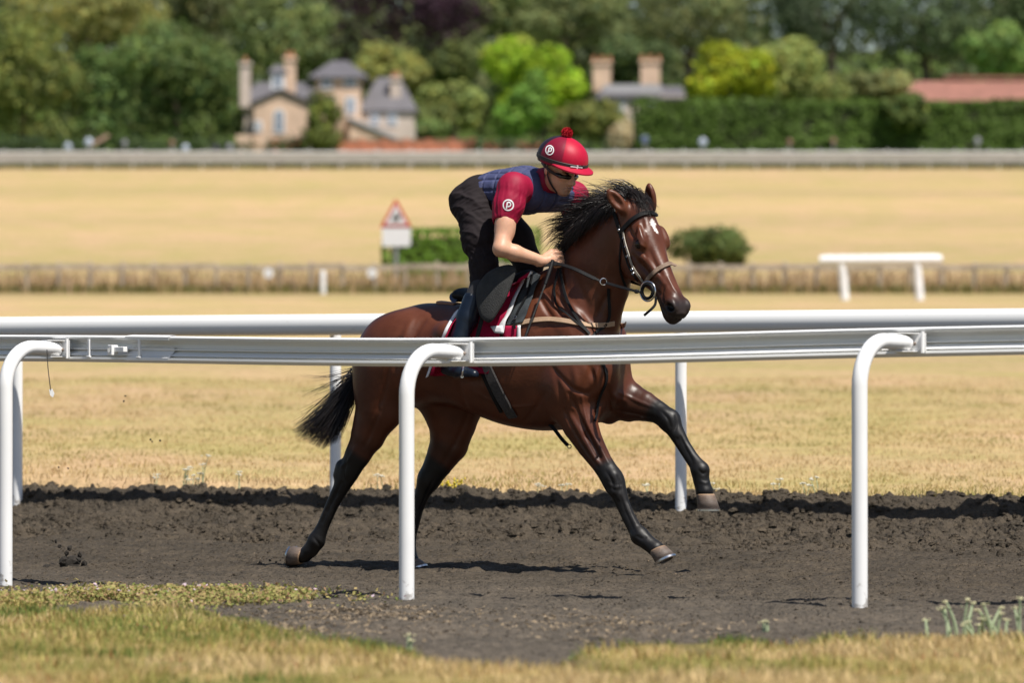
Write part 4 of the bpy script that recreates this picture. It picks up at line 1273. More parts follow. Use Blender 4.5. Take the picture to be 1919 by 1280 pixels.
cloth('white_edge', patch([(972, 611), (970, 640), (962, 672)], [(978, 611), (977, 640), (969, 672)], 2, 8, .015), WHITEC, sc)

# saddle
sd = empty('saddle', to_world(HP(925, 545, 0)), -PSI)
tag(sd, 'black exercise saddle with large rounded suede knee flaps on the horse', 'saddle')
g = Grid((-.46, -.36, 1.30), (.26, .36, 1.75), .008)
g.etube([(HP(990, 517, 0), .035, .07), (HP(968, 530, 0), .035, .10), (HP(930, 548, 0), .035, .13), (HP(895, 556, 0), .035, .14), (HP(872, 553, 0), .040, .12)], (0, 1, 0), k=.02)
v, f = g.surface(2); link_mesh('seat', np_mesh('seat', world_np(v), f, smooth=True), LEATHER_BLACK, sd)
# flaps: thick rounded pads standing off the ribs
OUT = [(897, 530), (913, 511), (936, 499), (957, 496), (967, 504), (963, 523), (948, 561), (934, 585), (921, 603), (911, 603), (900, 593), (893, 568), (892, 547)]
def flap(sign):
    P = crv([Vector((a, b, 0)) for a, b in OUT + [OUT[0]]], 4)[:-1]
    cx = sum(p.x for p in P) / len(P); cy = sum(p.y for p in P) / len(P)
    b = MB(); n = len(P); vs = []; fs = []
    def pt(px, py, bulge):
        vv = -(.290 + (py - 495) / 110 * .085) - bulge
        q = HP(px, py, vv); q[1] *= sign
        return to_world(q)
    prof = [(.0, .020), (.35, .019), (.65, .015), (.85, .010), (.95, .005), (1.0, -.006), (.97, -.018), (.9, -.024), (.5, -.026), (0, -.026)]
    for s, bl in prof:
        for p in P: vs.append(pt(cx + (p.x - cx) * s, cy + (p.y - cy) * s, bl))
    for j in range(len(prof) - 1):
        for i in range(n):
            fs.append((j * n + i, j * n + (i + 1) % n, (j + 1) * n + (i + 1) % n, (j + 1) * n + i))
    b.add(vs, fs); return b
flap(1).build('flap', FLAPM, sd, smooth='all'); flap(-1).build('flap', FLAPM, sd, smooth='all')
b = MB(); b.tube([to_world(HP(869, 556, 0) + np.array([0, v_, -.002 - .25 * v_ * v_])) for v_ in np.linspace(-.10, .10, 9)], .026, 12); b.build('blue_roll', NAVYB, sd, smooth=True)
b = MB(); q0 = HP(826, 571, 0); q1 = HP(860, 575, 0)
vs = []
for s in np.linspace(0, 1, 5):
    for v_ in np.linspace(-.05, .05, 7):
        vs.append(to_world(q0 * (1 - s) + q1 * s + np.array([0, v_, .022 - 1.5 * v_ * v_])))
b.add(vs, [(i * 7 + j, i * 7 + j + 1, (i + 1) * 7 + j + 1, (i + 1) * 7 + j) for i in range(4) for j in range(6)])
o = b.build('leather_pad', BROWNL, sd, smooth='all'); s_ = o.modifiers.new('t', 'SOLIDIFY'); s_.thickness = .035; s_.offset = -1; bv_ = o.modifiers.new('b', 'BEVEL'); bv_.width = .006; bv_.segments = 2
P, N = lay([(905, 655), (915, 690), (930, 725), (947, 757), (962, 781)], .008); b = MB(); b.strap(P, N, .062, .012); both_sides(b, 'girth', GIRTHM, sd, smooth=True)
P, N = lay([(893, 660), (905, 700), (922, 738), (940, 772)], .006); b = MB(); b.strap(P, N, .022, .006); both_sides(b, 'girth_strap', LEATHER_BLACK, sd, smooth=True)
# stirrups
for sgn in (1, -1):
    def q(px, py, v_):
        a = HP(px, py, v_); a[1] *= sgn; return to_world(a)
    b = MB(); b.strap([q(905, 590, -.335), q(892, 640, -.355), q(872, 678, -.365)], [Vector((0, -1, .1))] * 3, .022, .005)
    lo = b.build('stirrup_leather', LEATHER_BLACK, sd)
    b = MB(); b.tube(crv([q(852, 707, -.32), q(849, 690, -.32), (q(870, 676, -.365)), q(868, 690, -.42), q(866, 706, -.42)], 4), .005, 8)
    b.tube([q(852, 707, -.32), q(866, 706, -.42)], .008, 8)
    b.build('stirrup', STEEL, lo, smooth=True)

# bridle
br = empty('bridle', to_world(HD(.1, 0, 0)), -PSI)
tag(br, 'black leather bridle with fawn noseband and steel ring bit on the horse head', 'bridle')
def band(name, pts, wid, th, m, parent, off=.005, n=5, both=False):
    P, N = lay(pts, off, n); b = MB(); b.strap(P, N, wid, th)
    return b.build(name, m, parent, smooth=True)
band('browband', [(1162, 437), (1170, 428), (1183, 414), (1200, 403), (1216, 399), (1232, 404)], .026, .010, LEATHER_BLACK, br, .008)
band('headpiece', [(1150, 392), (1156, 412), (1163, 436), (1167, 448)], .024, .006, LEATHER_BLACK, br, .006)
CHEEKM = simple('pale_edged_strap', (.30, .26, .21), rough=.5, var=.3, scale=90)
band('cheekpiece', [(1169, 434), (1173, 455), (1180, 478), (1186, 497), (1194, 512), (1204, 525), (1212, 533)], .013, .006, CHEEKM, br, .007)
band('noseband_strap', [(1165, 436), (1168, 458), (1175, 485), (1180, 500), (1187, 512), (1197, 526)], .011, .005, LEATHER_BLACK, br, .007)
for px, py in ((1171, 446), (1175, 462), (1178, 480), (1186, 505), (1188, 512)):
    b = MB(); p, nr = hit(px, py, .011); b.torus(p, nr, .0055, .0018, 10, 5); b.build('buckle', STEEL, br, smooth=True)
p, nr = hit(1163, 431, .012); b = MB(); b.ball(p, .008, 10, 6); b.build('rosette', STEEL, br, smooth=True)
band('noseband', [(1212, 529), (1219, 519), (1230, 508), (1244, 499), (1257, 494), (1267, 498)], .025, .010, NOSE, br, .008)
p, nr = hit(1214, 546, .02)
if p is None: p = W(1214, 546, 29.25); nr = Vector((0, -1, 0))
BITP = p.copy(); fn = Vector(-HL + np.array([0, -.25, 0])).normalized()
b = MB(); b.torus(p, fn, .050, .0042, 32, 8); b.build('bit_ring', STEEL, br, smooth=True)
b = MB(); b.torus(p + fn * .003, fn, .036, .009, 26, 8); b.build('bit_guard', LEATHER_BLACK, br, smooth=True)
b = MB(); b.ball(p + Vector((.030, -.02, -.022)), .009, 12, 8); b.build('bit_stud', STEEL, br, smooth=True)
p2 = to_world(HD(.475, -.10, .060)); b = MB(); b.torus(p2, fn, .022, .004, 20, 6); b.build('bit_ring', STEEL, br, smooth=True)
b = MB(); pts = crv([W(1229, 556, 29.2), W(1228, 570, 29.2), W(1220, 580, 29.19), W(1207, 591, 29.2)], 4); b.strap(pts, [Vector((.3, -1, .2))] * len(pts), .014, .005); b.build('chin_strap', LEATHER_BLACK, br, smooth=True)
band('throat_strap', [(1166, 448), (1163, 480), (1164, 510), (1172, 538)], .013, .005, LEATHER_BLACK, br, .006)

# reins
HAND = W(1040, 490, 29.66)
rn = empty('reins', HAND); tag(rn, 'long black reins running from the jockey hands to the bit', 'reins')
RING = W(1131, 528, 29.48)
b = MB(); pts = crv([W(1008, 497, 29.66), W(1040, 494, 29.64), W(1072, 502, 29.56), W(1108, 519, 29.50), W(1126, 527, 29.48)], 5); b.strap(pts, [Vector((.2, -1, .5))] * len(pts), [.030] * 6 + [.022] * (len(pts) - 10) + [.014] * 4, .007); b.build('rein', LEATHER_BLACK, rn, smooth=True)
b = MB(); b.torus(RING, (.3, -1, .1), .0175, .003, 22, 7); b.build('rein_ring', STEEL, rn, smooth=True)
b = MB(); pts = crv([W(1136, 530, 29.48), W(1160, 537, 29.42), W(1182, 543, 29.35), W(1200, 548, BITP.y + .01)], 4); b.strap(pts, [Vector((.2, -1, .3))] * len(pts), .017, .006); b.build('rein', LEATHER_BLACK, rn, smooth=True)
b = MB(); b.ball(W(1193, 546, 29.34), (.014, .010, .012), 10, 6); b.build('rein_stop', LEATHER_BLACK, rn, smooth=True)
b = MB(); pts = crv([W(1060, 484, 29.9), W(1120, 505, 29.72), W(1190, 530, 29.62), p2], 5); b.strap(pts, [Vector((-.2, 1, .3))] * len(pts), .018, .006); b.build('rein', LEATHER_BLACK, rn, smooth=True)
for pts, wd in (([(1050, 502), (1044, 525), (1040, 550), (1045, 570), (1060, 588), (1082, 606), (1101, 624)], .012), ([(1052, 502), (1056, 530), (1062, 558), (1076, 588), (1092, 612), (1104, 628)], .016)):
    P, N = lay(pts, .012); b = MB(); b.strap(P, N, wd, .005); b.build('rein_end', LEATHER_BLACK, rn, smooth=True)

# breastplate and martingale
bp = empty('breastplate', to_world(HP(1080, 610, 0)), -PSI)
tag(bp, 'tan webbing breast strap and black martingale straps across the horse chest', 'breastplate')
P, N = lay([(950, 616), (969, 608), (1006, 600), (1044, 600), (1080, 606), (1110, 611), (1138, 608), (1150, 606)], .008)
b = MB(); b.strap(P, N, .027, .006); both_sides(b, 'breast_strap', TANL, bp, smooth=True)
P, N = lay([(1141, 540), (1142, 570), (1141, 596), (1132, 612), (1117, 622), (1108, 640), (1120, 662), (1131, 686), (1136, 712), (1122, 745), (1117, 775), (1113, 790)], .008); b = MB(); b.strap(P, N, .016, .005); b.build('martingale_strap', LEATHER_BLACK, bp, smooth=True)
P, N = lay([(1002, 524), (992, 556), (975, 586), (968, 604), (969, 618)], .028); b = MB(); b.strap(P, N, .012, .005); b.build('martingale_strap', LEATHER_BLACK, bp, smooth=True)
p, nr = hit(969, 598, .032); b = MB(); b.torus(p, nr, .009, .0025, 14, 6); b.build('buckle', STEEL, bp, smooth=True)
b = MB(); pts = crv([W(1030, 795, 29.75), W(1040, 806, 29.74), W(1052, 822, 29.72), W(1064, 835, 29.71)], 4); b.strap(pts, [Vector((.2, -1, .2))] * len(pts), .020, .008); b.build('girth_loop', LEATHER_BLACK, bp, smooth=True)
b = MB(); b.torus(W(1067, 837, 29.71), (.3, -1, 0), .010, .0025, 12, 6); b.build('buckle', STEEL, bp, smooth=True)

# ------------------------------------------------------------------ the jockey
def R(px, py, Y):
    # the upper body leans forward along the horse's spine
    k = min(max((px - 890) / 120, 0), 1) * min(max((470 - py) / 60, 0), 1)
    return np.array(W(px, py, Y + .18 * k))
LR = np.array([.74, .67, 0.])          # the jockey's left
FR = np.array([.67, -.74, 0.])
yaw = math.radians(46); pit = math.radians(17)
f0 = np.array([math.cos(yaw), -math.sin(yaw), 0]); zz = np.array([0, 0, 1.])
hf_ = f0 * math.cos(pit) - zz * math.sin(pit); hu = f0 * math.sin(pit) + zz * math.cos(pit); hl = np.array([math.sin(yaw), math.cos(yaw), 0])
HCN = R(1050, 311, 29.58)
def HH(f, u, l): return HCN + hf_ * f + hu * u + hl * l
BOX = ((-.48, 29.20, 1.02), (.50, 30.62, 2.32))

jk = empty('person', to_world(HP(900, 520, 0)), -PSI)
tag(jk, 'jockey in maroon shirt, navy body protector and maroon cap crouching over the saddle', 'person')

g = Grid((-.40, 29.25, 1.12), (.42, 30.45, 2.24), .0044)
SHR, SHL = R(962, 352, 29.62), R(1074, 368, 29.87)
ELR, WRR = R(939, 466, 29.60), R(1019, 490, 29.67)
ELL, WRL = R(1077, 445, 30.02), R(1061, 480, 29.90)
# head
g.ell(HH(-.005, .02, 0), (.098, .076, .112), R=[hf_, hl, hu], k=.02)
g.ell(HH(.025, -.075, 0), (.068, .058, .062), R=[hf_, hl, hu], k=.03)
g.ell(HH(.062, -.118, 0), (.034, .034, .026), R=[hf_, hl, hu], k=.02)
g.ell(HH(.070, -.035, 0), (.032, .052, .04), R=[hf_, hl, hu], k=.02)
g.chain([(HH(.094, -.015, 0), .009), (HH(.116, -.060, 0), .0125), (HH(.104, -.070, 0), .013)], k=.010)
for s in (-1, 1):
    g.ell(HH(.100, -.070, .013 * s), (.010, .009, .008), R=[hf_, hl, hu], k=.006)
    g.ell(HH(.084, -.010, .032 * s), (.014, .020, .012), R=[hf_, hl, hu], k=.008, sub=True)
    g.ell(HH(.072, -.035, .042 * s), (.022, .02, .018), R=[hf_, hl, hu], k=.015)
    g.ell(HH(-.012, -.02, .078 * s), (.018, .010, .032), R=[hf_, hl, hu], k=.006)
g.ell(HH(.096, -.090, 0), (.012, .024, .006), R=[hf_, hl, hu], k=.006)
g.ell(HH(.094, -.102, 0), (.012, .021, .007), R=[hf_, hl, hu], k=.006)
g.cone(HH(.112, -.096, -.02), HH(.112, -.096, .02), .003, .003, k=.004, sub=True)
# neck, torso, arms, legs
g.cone(R(1016, 345, 29.72), HH(-.015, -.07, 0), .062, .055, k=.03)
TOR = [(R(897, 372, 30.05), .095, .13), (R(935, 358, 29.96), .085, .115), (R(985, 356, 29.80), .10, .135), (R(1010, 356, 29.72), .085, .13)]
g.etube(TOR, LR, k=.05)
g.cone(SHR, SHL, .055, .055, k=.04)
g.chain([(SHR, .055), (R(948, 410, 29.60), .050), (ELR, .042)], k=.02)
g.ell(R(947, 425, 29.592), (.052, .052, .085), k=.02)
g.chain([(ELR, .040), (ELR * .68 + WRR * .32, .0405), (WRR, .0265)], k=.018)
g.chain([(SHL, .055), (ELL, .042), (WRL, .028)], k=.02)
for s, hip, kn, an in ((-1, R(890, 392, 29.98), R(910, 506, 29.86), R(852, 652, 29.80)), (1, R(925, 395, 30.15), R(992, 500, 30.10), R(945, 640, 30.34))):
    g.chain([(hip, .085), (kn, .055), (an, .035)], k=.03)
def fist(wr, fwd, up, inw):
    fwd = fwd / np.linalg.norm(fwd); inw = inw - fwd * (inw @ fwd); inw /= np.linalg.norm(inw); up = np.cross(fwd, inw)
    if up[2] < 0: up = -up
    P = lambda f, u, i: wr + fwd * f + up * u + inw * i
    g.cone(P(-.02, 0, 0), P(.03, .002, .002), .026, .027, k=.015)
    g.ell(P(.048, .003, .006), (.042, .040, .019), R=[fwd, up, inw], k=.012)
    for j, (u, L) in enumerate(((.032, 1.0), (.0115, 1.08), (-.009, 1.0), (-.028, .84))):
        k0 = P(.078 - .004 * abs(j - 1), u, -.002); k1 = P(.078 + .026 * L, u - .004, .016); k2 = P(.078 + .010 * L, u - .006, .040); k3 = P(.062, u - .006, .036)
        g.chain([(P(.045, u * .8, 0), .010), (k0, .0115), (k1, .0098), (k2, .0088), (k3, .0078)], k=.0045)
    g.chain([(P(.015, .028, .008), .015), (P(.055, .046, .014), .0125), (P(.088, .046, .026), .0105), (P(.102, .036, .034), .008)], k=.006)
fist(WRR, R(1046, 484, 29.68) - WRR + np.array([0, .01, 0]), zz, np.array([.45, .85, 0]))
fist(WRL, np.array([.75, -.5, -.05]), zz, np.array([-.5, -.85, 0]))
pv, pf_ = g.surface(1)
# skin colour with stubble, lips and dark brown hair
pc = np.repeat(np.array([[.60, .335, .222]]), len(pv), 0)
d = pv - HCN; F_, U_, L2 = d @ hf_, d @ hu, d @ hl
nh = fbm(pv[:, 0] * 60 + pv[:, 1] * 40, pv[:, 2] * 60, 3, 7)
pc *= (1 + .16 * (nh - .5))[:, None]
lip = sstep(.02, .008, np.linalg.norm((d - (hf_ * .104 - hu * .096)) * np.array([1, 1, 1.0]), axis=1))
pc = pc * (1 - .35 * lip[:, None]) + np.array([.38, .14, .11]) * .35 * lip[:, None]
beard = sstep(-.06, -.10, U_) * sstep(-.02, .03, F_) * (np.linalg.norm(d, axis=1) < .17)
pc *= (1 - .22 * beard)[:, None]
hair = (np.linalg.norm(d, axis=1) < .16) * sstep(-.015, -.04, F_) * sstep(-.10, -.07, U_)
pc = pc * (1 - hair[:, None]) + np.array([.05, .03, .018]) * hair[:, None]
SKIN = attr_mat('skin', rough=.48, spec=.4, var=.06, vscale=40, bump=.05, bscale=200)
SKIN.node_tree.nodes['Principled BSDF'].inputs['Subsurface Weight'].default_value = .12
SKIN.node_tree.nodes['Principled BSDF'].inputs['Subsurface Radius'].default_value = (.012, .004, .002)
link_mesh('body', np_mesh('body', pv, pf_, pc, smooth=True), SKIN, jk)

SHIRT = simple('maroon_shirt', (.29, .0045, .036), rough=.6, var=.14, scale=14, bump=.06, bscale=260, spec=.28)
VEST = simple('navy_vest', (.052, .060, .135), rough=.7, var=.15, scale=40, bump=.1, bscale=300, spec=.3)
TROUS = simple('charcoal_breeches', (.019, .0145, .016), rough=.8, var=.15, scale=30, bump=.06, bscale=280, spec=.15)
BOOT = simple('navy_boot', (.006, .011, .022), rough=.36, var=.2, scale=20, spec=.35)
GAIT = simple('grey_sock', (.03, .03, .034), rough=.85, var=.2)
def folds(v, f, a, b, rad, amp, freq, seed, skew=.5, ends=(.0, 1.0)):
    """soft cloth creases running round a limb from a to b"""
    a = np.array(a); b = np.array(b); L = np.linalg.norm(b - a); ax = (b - a) / L; d = v - a
    t = d @ ax; r = d - t[:, None] * ax; rr = np.linalg.norm(r, axis=1)
    e1 = np.cross(ax, [0, 0, 1.]); e1 /= np.linalg.norm(e1); e2 = np.cross(ax, e1); ang = np.arctan2(r @ e2, r @ e1)
    w = sstep(rad * 1.35, rad * .9, rr) * sstep(-.03, .02, t - ends[0] * L) * sstep(.02, -.02, t - ends[1] * L)
    n1 = fbm(t * freq + skew * ang * 1.5, np.cos(ang) * 1.3 + seed * 3.1, 2, seed); n2 = fbm(t * freq * 2.1 - skew * ang, np.sin(ang) * 1.7 + seed, 2, seed + 9)
    h = (1 - np.abs(n1 - .5) * 4) * .7 + (1 - np.abs(n2 - .5) * 4) * .35
    return v + vnormals(v, f) * (w * amp * h)[:, None]
# shirt
g = Grid(*BOX, .0056)
g.etube([(c_, a_ + .016, b_ + .016) for c_, a_, b_ in TOR[1:]], LR, k=.05)
g.cone(SHR, SHL, .072, .072, k=.04)
g.cone(R(1014, 346, 29.72), R(1030, 336, 29.65), .085, .072, k=.03)
g.chain([(SHR + np.array([0, -.005, 0]), .082), (R(953, 385, 29.60), .074), (R(946, 410, 29.595), .064)], k=.03)
g.chain([(SHL, .080), (R(1080, 392, 29.92), .070), (R(1082, 412, 29.95), .062)], k=.03)
g.cone(R(944, 418, 29.594), R(941, 445, 29.594), .052, .052, k=.006, sub=True)
g.cone(R(1083, 424, 29.96), R(1079, 450, 30.0), .05, .05, k=.006, sub=True)
sv, sf = g.surface(2)
sv = folds(sv, sf, R(968, 330, 29.62), R(943, 414, 29.595), .095, .0055, 9, 3, 1.7, (.3, 1.0))
sv = folds(sv, sf, R(1072, 350, 29.86), R(1082, 414, 29.95), .095, .0055, 9, 5, 1.7, (.3, 1.0))
link_mesh('shirt', np_mesh('shirt', sv, sf, smooth=True), SHIRT, jk)
SBV = BVHTree.FromPolygons(sv.tolist(), sf.tolist())
# body protector with stitched panels
g = Grid(*BOX, .0056)
g.etube([(R(925, 359, 29.985), .104, .138), (TOR[1][0], .113, .142), (TOR[2][0], .130, .166), (TOR[3][0] + np.array([.012, -.012, 0]), .112, .150)], LR, k=.04)
g.cone(SHR * .72 + SHL * .28, SHR * .28 + SHL * .72, .095, .095, k=.03)
g.cone(R(1034, 330, 29.64), R(1052, 352, 29.50), .066, .090, k=.02, sub=True)
g.chain([(SHR + np.array([.0, -.02, .02]), .080), (SHR + np.array([-.012, -.03, -.10]), .075)], k=.012, sub=True)
g.chain([(SHL + np.array([.03, .0, .0]), .078), (SHL + np.array([.03, .02, -.09]), .075)], k=.012, sub=True)
g.chain([(R(905, 366, 30.05), .075), (R(908, 420, 30.05), .08)], k=.02, sub=True)
vv, vf = g.surface(2)
# quilted panels: stitched channels across the back, down the sides and over the shoulder straps
tdir = TOR[3][0] - TOR[1][0]; tdir /= np.linalg.norm(tdir); tup = np.cross(LR, tdir); tup = tup if tup[2] > 0 else -tup
d_ = vv - TOR[1][0]; t_ = d_ @ tdir; up_ = d_ @ tup; sd_ = d_ @ LR
ch_ = np.zeros(len(vv))
for s_ in (-.02, .055, .13, .205): ch_ = np.maximum(ch_, np.exp(-((t_ - s_) / .006) ** 2) * (up_ < .16))
for s_ in (-.075, 0, .075): ch_ = np.maximum(ch_, np.exp(-((sd_ - s_) / .006) ** 2))
for s_ in (-.06, .0, .055): ch_ = np.maximum(ch_, np.exp(-((up_ - s_) / .006) ** 2) * (np.abs(sd_) > .1))
vv = vv - vnormals(vv, vf) * (ch_ * .008)[:, None] + vnormals(vv, vf) * (.004 * (fbm(t_ * 30, sd_ * 30 + up_ * 12, 2, 4) - .5))[:, None]
link_mesh('body_protector', np_mesh('body_protector', vv, vf, smooth=True), VEST, jk)
# breeches
g = Grid(*BOX, .0056)
HIPR, HIPL = R(891, 392, 29.98), R(925, 395, 30.15)
g.etube([(R(889, 378, 30.07), .112, .150), (R(905, 366, 30.04), .112, .148), (R(934, 358, 29.97), .098, .128)], LR, k=.04)
g.chain([(HIPR, .104), (R(899, 448, 29.89), .086), (R(908, 498, 29.85), .069), (R(907, 516, 29.845), .060), (R(899, 536, 29.82), .050)], k=.03)
g.chain([(HIPL, .104), (R(965, 448, 30.12), .094), (R(992, 496, 30.10), .070), (R(985, 535, 30.15), .056)], k=.03)
tv, tf = g.surface(2)
tv = folds(tv, tf, R(893, 360, 30.03), R(905, 470, 29.86), .13, .0105, 17, 8, .7)
tv = folds(tv, tf, R(905, 470, 29.84), R(900, 536, 29.79), .085, .007, 24, 12, .9)
link_mesh('breeches', np_mesh('breeches', tv, tf, smooth=True), TROUS, jk)
# boots and socks
for sgn, kn, an, toe, heel in ((1, R(899, 536, 29.81), R(852, 655, 29.76), R(888, 702, 29.70), R(836, 692, 29.80)), (-1, R(985, 538, 30.15), R(945, 640, 30.34), R(975, 690, 30.25), R(932, 682, 30.37))):
    g = Grid(*BOX, .0056)
    g.chain([(kn, .050), (kn * .6 + an * .4, .052)], k=.01)
    v_, f_ = g.surface(1); link_mesh('sock', np_mesh('sock', v_, f_, smooth=True), GAIT, jk)
    g = Grid(*BOX, .0056)
    g.chain([(kn * .78 + an * .22, .058), (kn * .5 + an * .5, .057), (kn * .2 + an * .8, .046), (an, .042)], k=.01)
    g.chain([(an, .044), (heel * .75 + an * .25, .036)], k=.02); g.chain([(heel, .030), (heel * .45 + toe * .55, .036), (toe, .026)], k=.02)
    g.cone(kn * .80 + an * .20, kn * 1.1 - an * .1, .05, .06, k=.004, sub=True)
    v_, f_ = g.surface(1); link_mesh('boot', np_mesh('boot', v_, f_, smooth=True), BOOT, jk)

# cap: covered helmet with panels, peak, band, pompom
CAPC = HH(.006, .045, 0); RF_, RL_, RU_ = .146, .121, .114
def cap_pt(phi, th, s=1.0):
    return CAPC + (hf_ * math.cos(phi) * RF_ + hl * math.sin(phi) * RL_) * math.sin(th) * s + hu * math.cos(th) * RU_ * s
hel = empty('helmet', CAPC, 0, jk); hel.matrix_parent_inverse = jk.matrix_basis.inverted()
red, mar, blkc = np.array([.42, .003, .030]), np.array([.19, .004, .024]), np.array([.02, .012, .02])
vs = []; cl_ = []; NP_, NT_ = 96, 34
for j in range(NT_ + 1):
    th = math.radians(108) * j / NT_
    for i in range(NP_):
        ph = 2 * math.pi * i / NP_
        a_ = (math.degrees(ph) + 180) % 360 - 180
        seam = min(abs(((a_ - s_ + 180) % 360) - 180) for s_ in (-51, 39, -112, -168, 82, 130))
        vs.append(cap_pt(ph, th, 1 - .010 * math.exp(-(seam / 2.2) ** 2) * math.sin(th)))
        cl_.append(red if -51 <= a_ < 39 else (blkc if (a_ < -112 and a_ > -168) or a_ > 130 else mar))
fs = [(j * NP_ + i, j * NP_ + (i + 1) % NP_, (j + 1) * NP_ + (i + 1) % NP_, (j + 1) * NP_ + i) for j in range(NT_) for i in range(NP_)]
# inner shell so the rim has thickness
o_ = len(vs); RIM = NT_ * NP_
for i in range(NP_): vs.append(cap_pt(2 * math.pi * i / NP_, math.radians(108), .90)); cl_.append(blkc)
for i in range(NP_): vs.append(cap_pt(2 * math.pi * i / NP_, math.radians(70), .88)); cl_.append(blkc)
for i in range(NP_):
    i2 = (i + 1) % NP_
    fs.append((RIM + i, RIM + i2, o_ + i2, o_ + i)); fs.append((o_ + i, o_ + i2, o_ + NP_ + i2, o_ + NP_ + i))
CAPM = attr_mat('cap_silk', rough=.5, spec=.3, var=.06, vscale=60, bump=.05, bscale=500)
shell = link_mesh('cap_cover', np_mesh('cap_cover', vs, fs, np.array(cl_), smooth=True), CAPM, hel)
CBV = BVHTree.FromPolygons([tuple(p) for p in vs], fs)
REDC = simple('red_silk', (.38, .003, .030), rough=.5, var=.08, scale=30, spec=.3)
b = MB(); vs = []; fs = []; n = 28
for i in range(n + 1):
    ph = math.radians(-72 + 144 * i / n); e = math.cos(ph * 1.25) if abs(ph) < 1.25 else 0
    th0 = math.radians(100)
    p = cap_pt(ph, th0, 1.0); out_ = hf_ * math.cos(ph) + hl * math.sin(ph)
    q = p + out_ * (.004 + .046 * max(e, 0)) - hu * (.004 + .014 * max(e, 0))
    vs += [p + hu * .006, q + hu * .003, q - hu * .004, p - hu * .008]
for i in range(n):
    for j in range(4): fs.append((i * 4 + j, i * 4 + (j + 1) % 4, i * 4 + 4 + (j + 1) % 4, i * 4 + 4 + j))
b.add(vs, fs); b.build('peak', REDC, hel, smooth=True)
BANDM = simple('dark_band', (.018, .015, .016), rough=.6)
b = MB(); pts = []; nn_ = []
for i in range(49):
    ph = 2 * math.pi * i / 48; pts.append(Vector(cap_pt(ph, math.radians(95), 1.012))); nn_.append(Vector(hf_ * math.cos(ph) / RF_ + hl * math.sin(ph) / RL_).normalized())
b.strap(pts, nn_, .021, .005); b.build('band', BANDM, hel, smooth=True)
# the small white clip on the band
def cap_hit(px, py, off=.002):
    p, nr = hit(px, py, off, CBV); return p, nr
def decal(name, lines, wid, target, m, parent, off=.0022):
    """flat print that follows a surface: pixel polylines with a pixel width"""
    b = MB()
    for ln, closed in lines:
        P = [Vector((a, c_, 0)) for a, c_ in ln]
        vs = []
        for i, p in enumerate(P):
            a = P[(i - 1) % len(P)] if closed or i > 0 else p; c_ = P[(i + 1) % len(P)] if closed or i < len(P) - 1 else p
            t = (c_ - a).normalized(); s = Vector((-t.y, t.x, 0)) * (wid / 2)
            for q in (p + s, p - s):
                h_, nr = hit(q.x, q.y, off, target); vs.append(h_ if h_ is not None else W(q.x, q.y, 29.5))
        k = len(P)
        b.add(vs, [(2 * i, 2 * ((i + 1) % k), 2 * ((i + 1) % k) + 1, 2 * i + 1) for i in range(k if closed else k - 1)])
    return b.build(name, m, parent)
def ring_px(cx, cy, rx, ry, n=26, a0=0, a1=360):
    return [(cx + rx * math.cos(math.radians(a0 + (a1 - a0) * i / n)), cy + ry * math.sin(math.radians(a0 + (a1 - a0) * i / n))) for i in range(n + (a1 - a0 < 360))]
PRINT = simple('white_print', (.80, .78, .80), rough=.6, var=.02)
def p_logo(cx, cy, r, sx=1.0, tilt=0):
    def T(x, y):
        c_, s_ = math.cos(tilt), math.sin(tilt); return (cx + (x * c_ - y * s_) * r * sx, cy + (x * s_ + y * c_) * r)
    ring = [T(.92 * math.cos(w), .92 * math.sin(w)) for w in np.linspace(0, 2 * math.pi, 29)[:-1]]
    stem = [T(-.28 + .10 * t, -.42 + 0 * t) for t in (0,)] + [T(-.16, -.40), T(-.20, -.1), T(-.30, .35), T(-.36, .62)]
    bowl = [T(-.14, -.42), T(.10, -.52), T(.36, -.42), T(.44, -.14), T(.34, .14), T(.08, .26), T(-.20, .20)]
    return ring, stem, bowl
r_, s_, w_ = p_logo(1030.5, 281, 9.2, .86, .1)
decal('logo', [(r_, True)], 2.0, CBV, PRINT, hel); decal('logo', [(s_, False), (w_, False)], 2.2, CBV, PRINT, hel)
r_, s_, w_ = p_logo(952.5, 384, 10.6, .96, 0)
slv = decal('logo', [(r_, True)], 2.4, SBV, PRINT, jk); decal('logo', [(s_, False), (w_, False)], 2.6, SBV, PRINT, jk)
b = MB()
q = cap_pt(math.radians(-14), math.radians(95), 1.03); t_ = hl * math.cos(math.radians(-14)) - hf_ * math.sin(math.radians(-14))
Mx = Matrix((Vector(t_), Vector(np.cross(hu, t_)), Vector(hu))).transposed()
b.box(q, (.007, .006, .020), Mx); b.box(q - t_ * .022, (.036, .005, .004), Mx); b.box(q + t_ * .016, (.03, .005, .003), Mx); b.build('band_clip', PRINT, hel)
# pompom
b = MB(); pc_ = CAPC + hu * (RU_ + .018) - hf_ * .008
rr = random.Random(4); b.ball(pc_, .024, 14, 10)
vs = []; fs = []
for i in range(700):
    d_ = np.array([rr.gauss(0, 1) for _ in range(3)]); d_ /= np.linalg.norm(d_); e_ = np.cross(d_, [rr.gauss(0, 1) for _ in range(3)]); e_ /= np.linalg.norm(e_)
    k = len(vs); L_p = rr.uniform(.028, .033)
    vs += [pc_ + d_ * .016 + e_ * .0018, pc_ + d_ * .016 - e_ * .0018, pc_ + d_ * L_p + e_ * .0016, pc_ + d_ * L_p - e_ * .0016]; fs.append((k, k + 1, k + 3, k + 2))
b.add(vs, fs); b.build('pompom', simple('red_wool', (.45, .006, .02), rough=.95, var=.2, scale=200), hel, smooth='all')
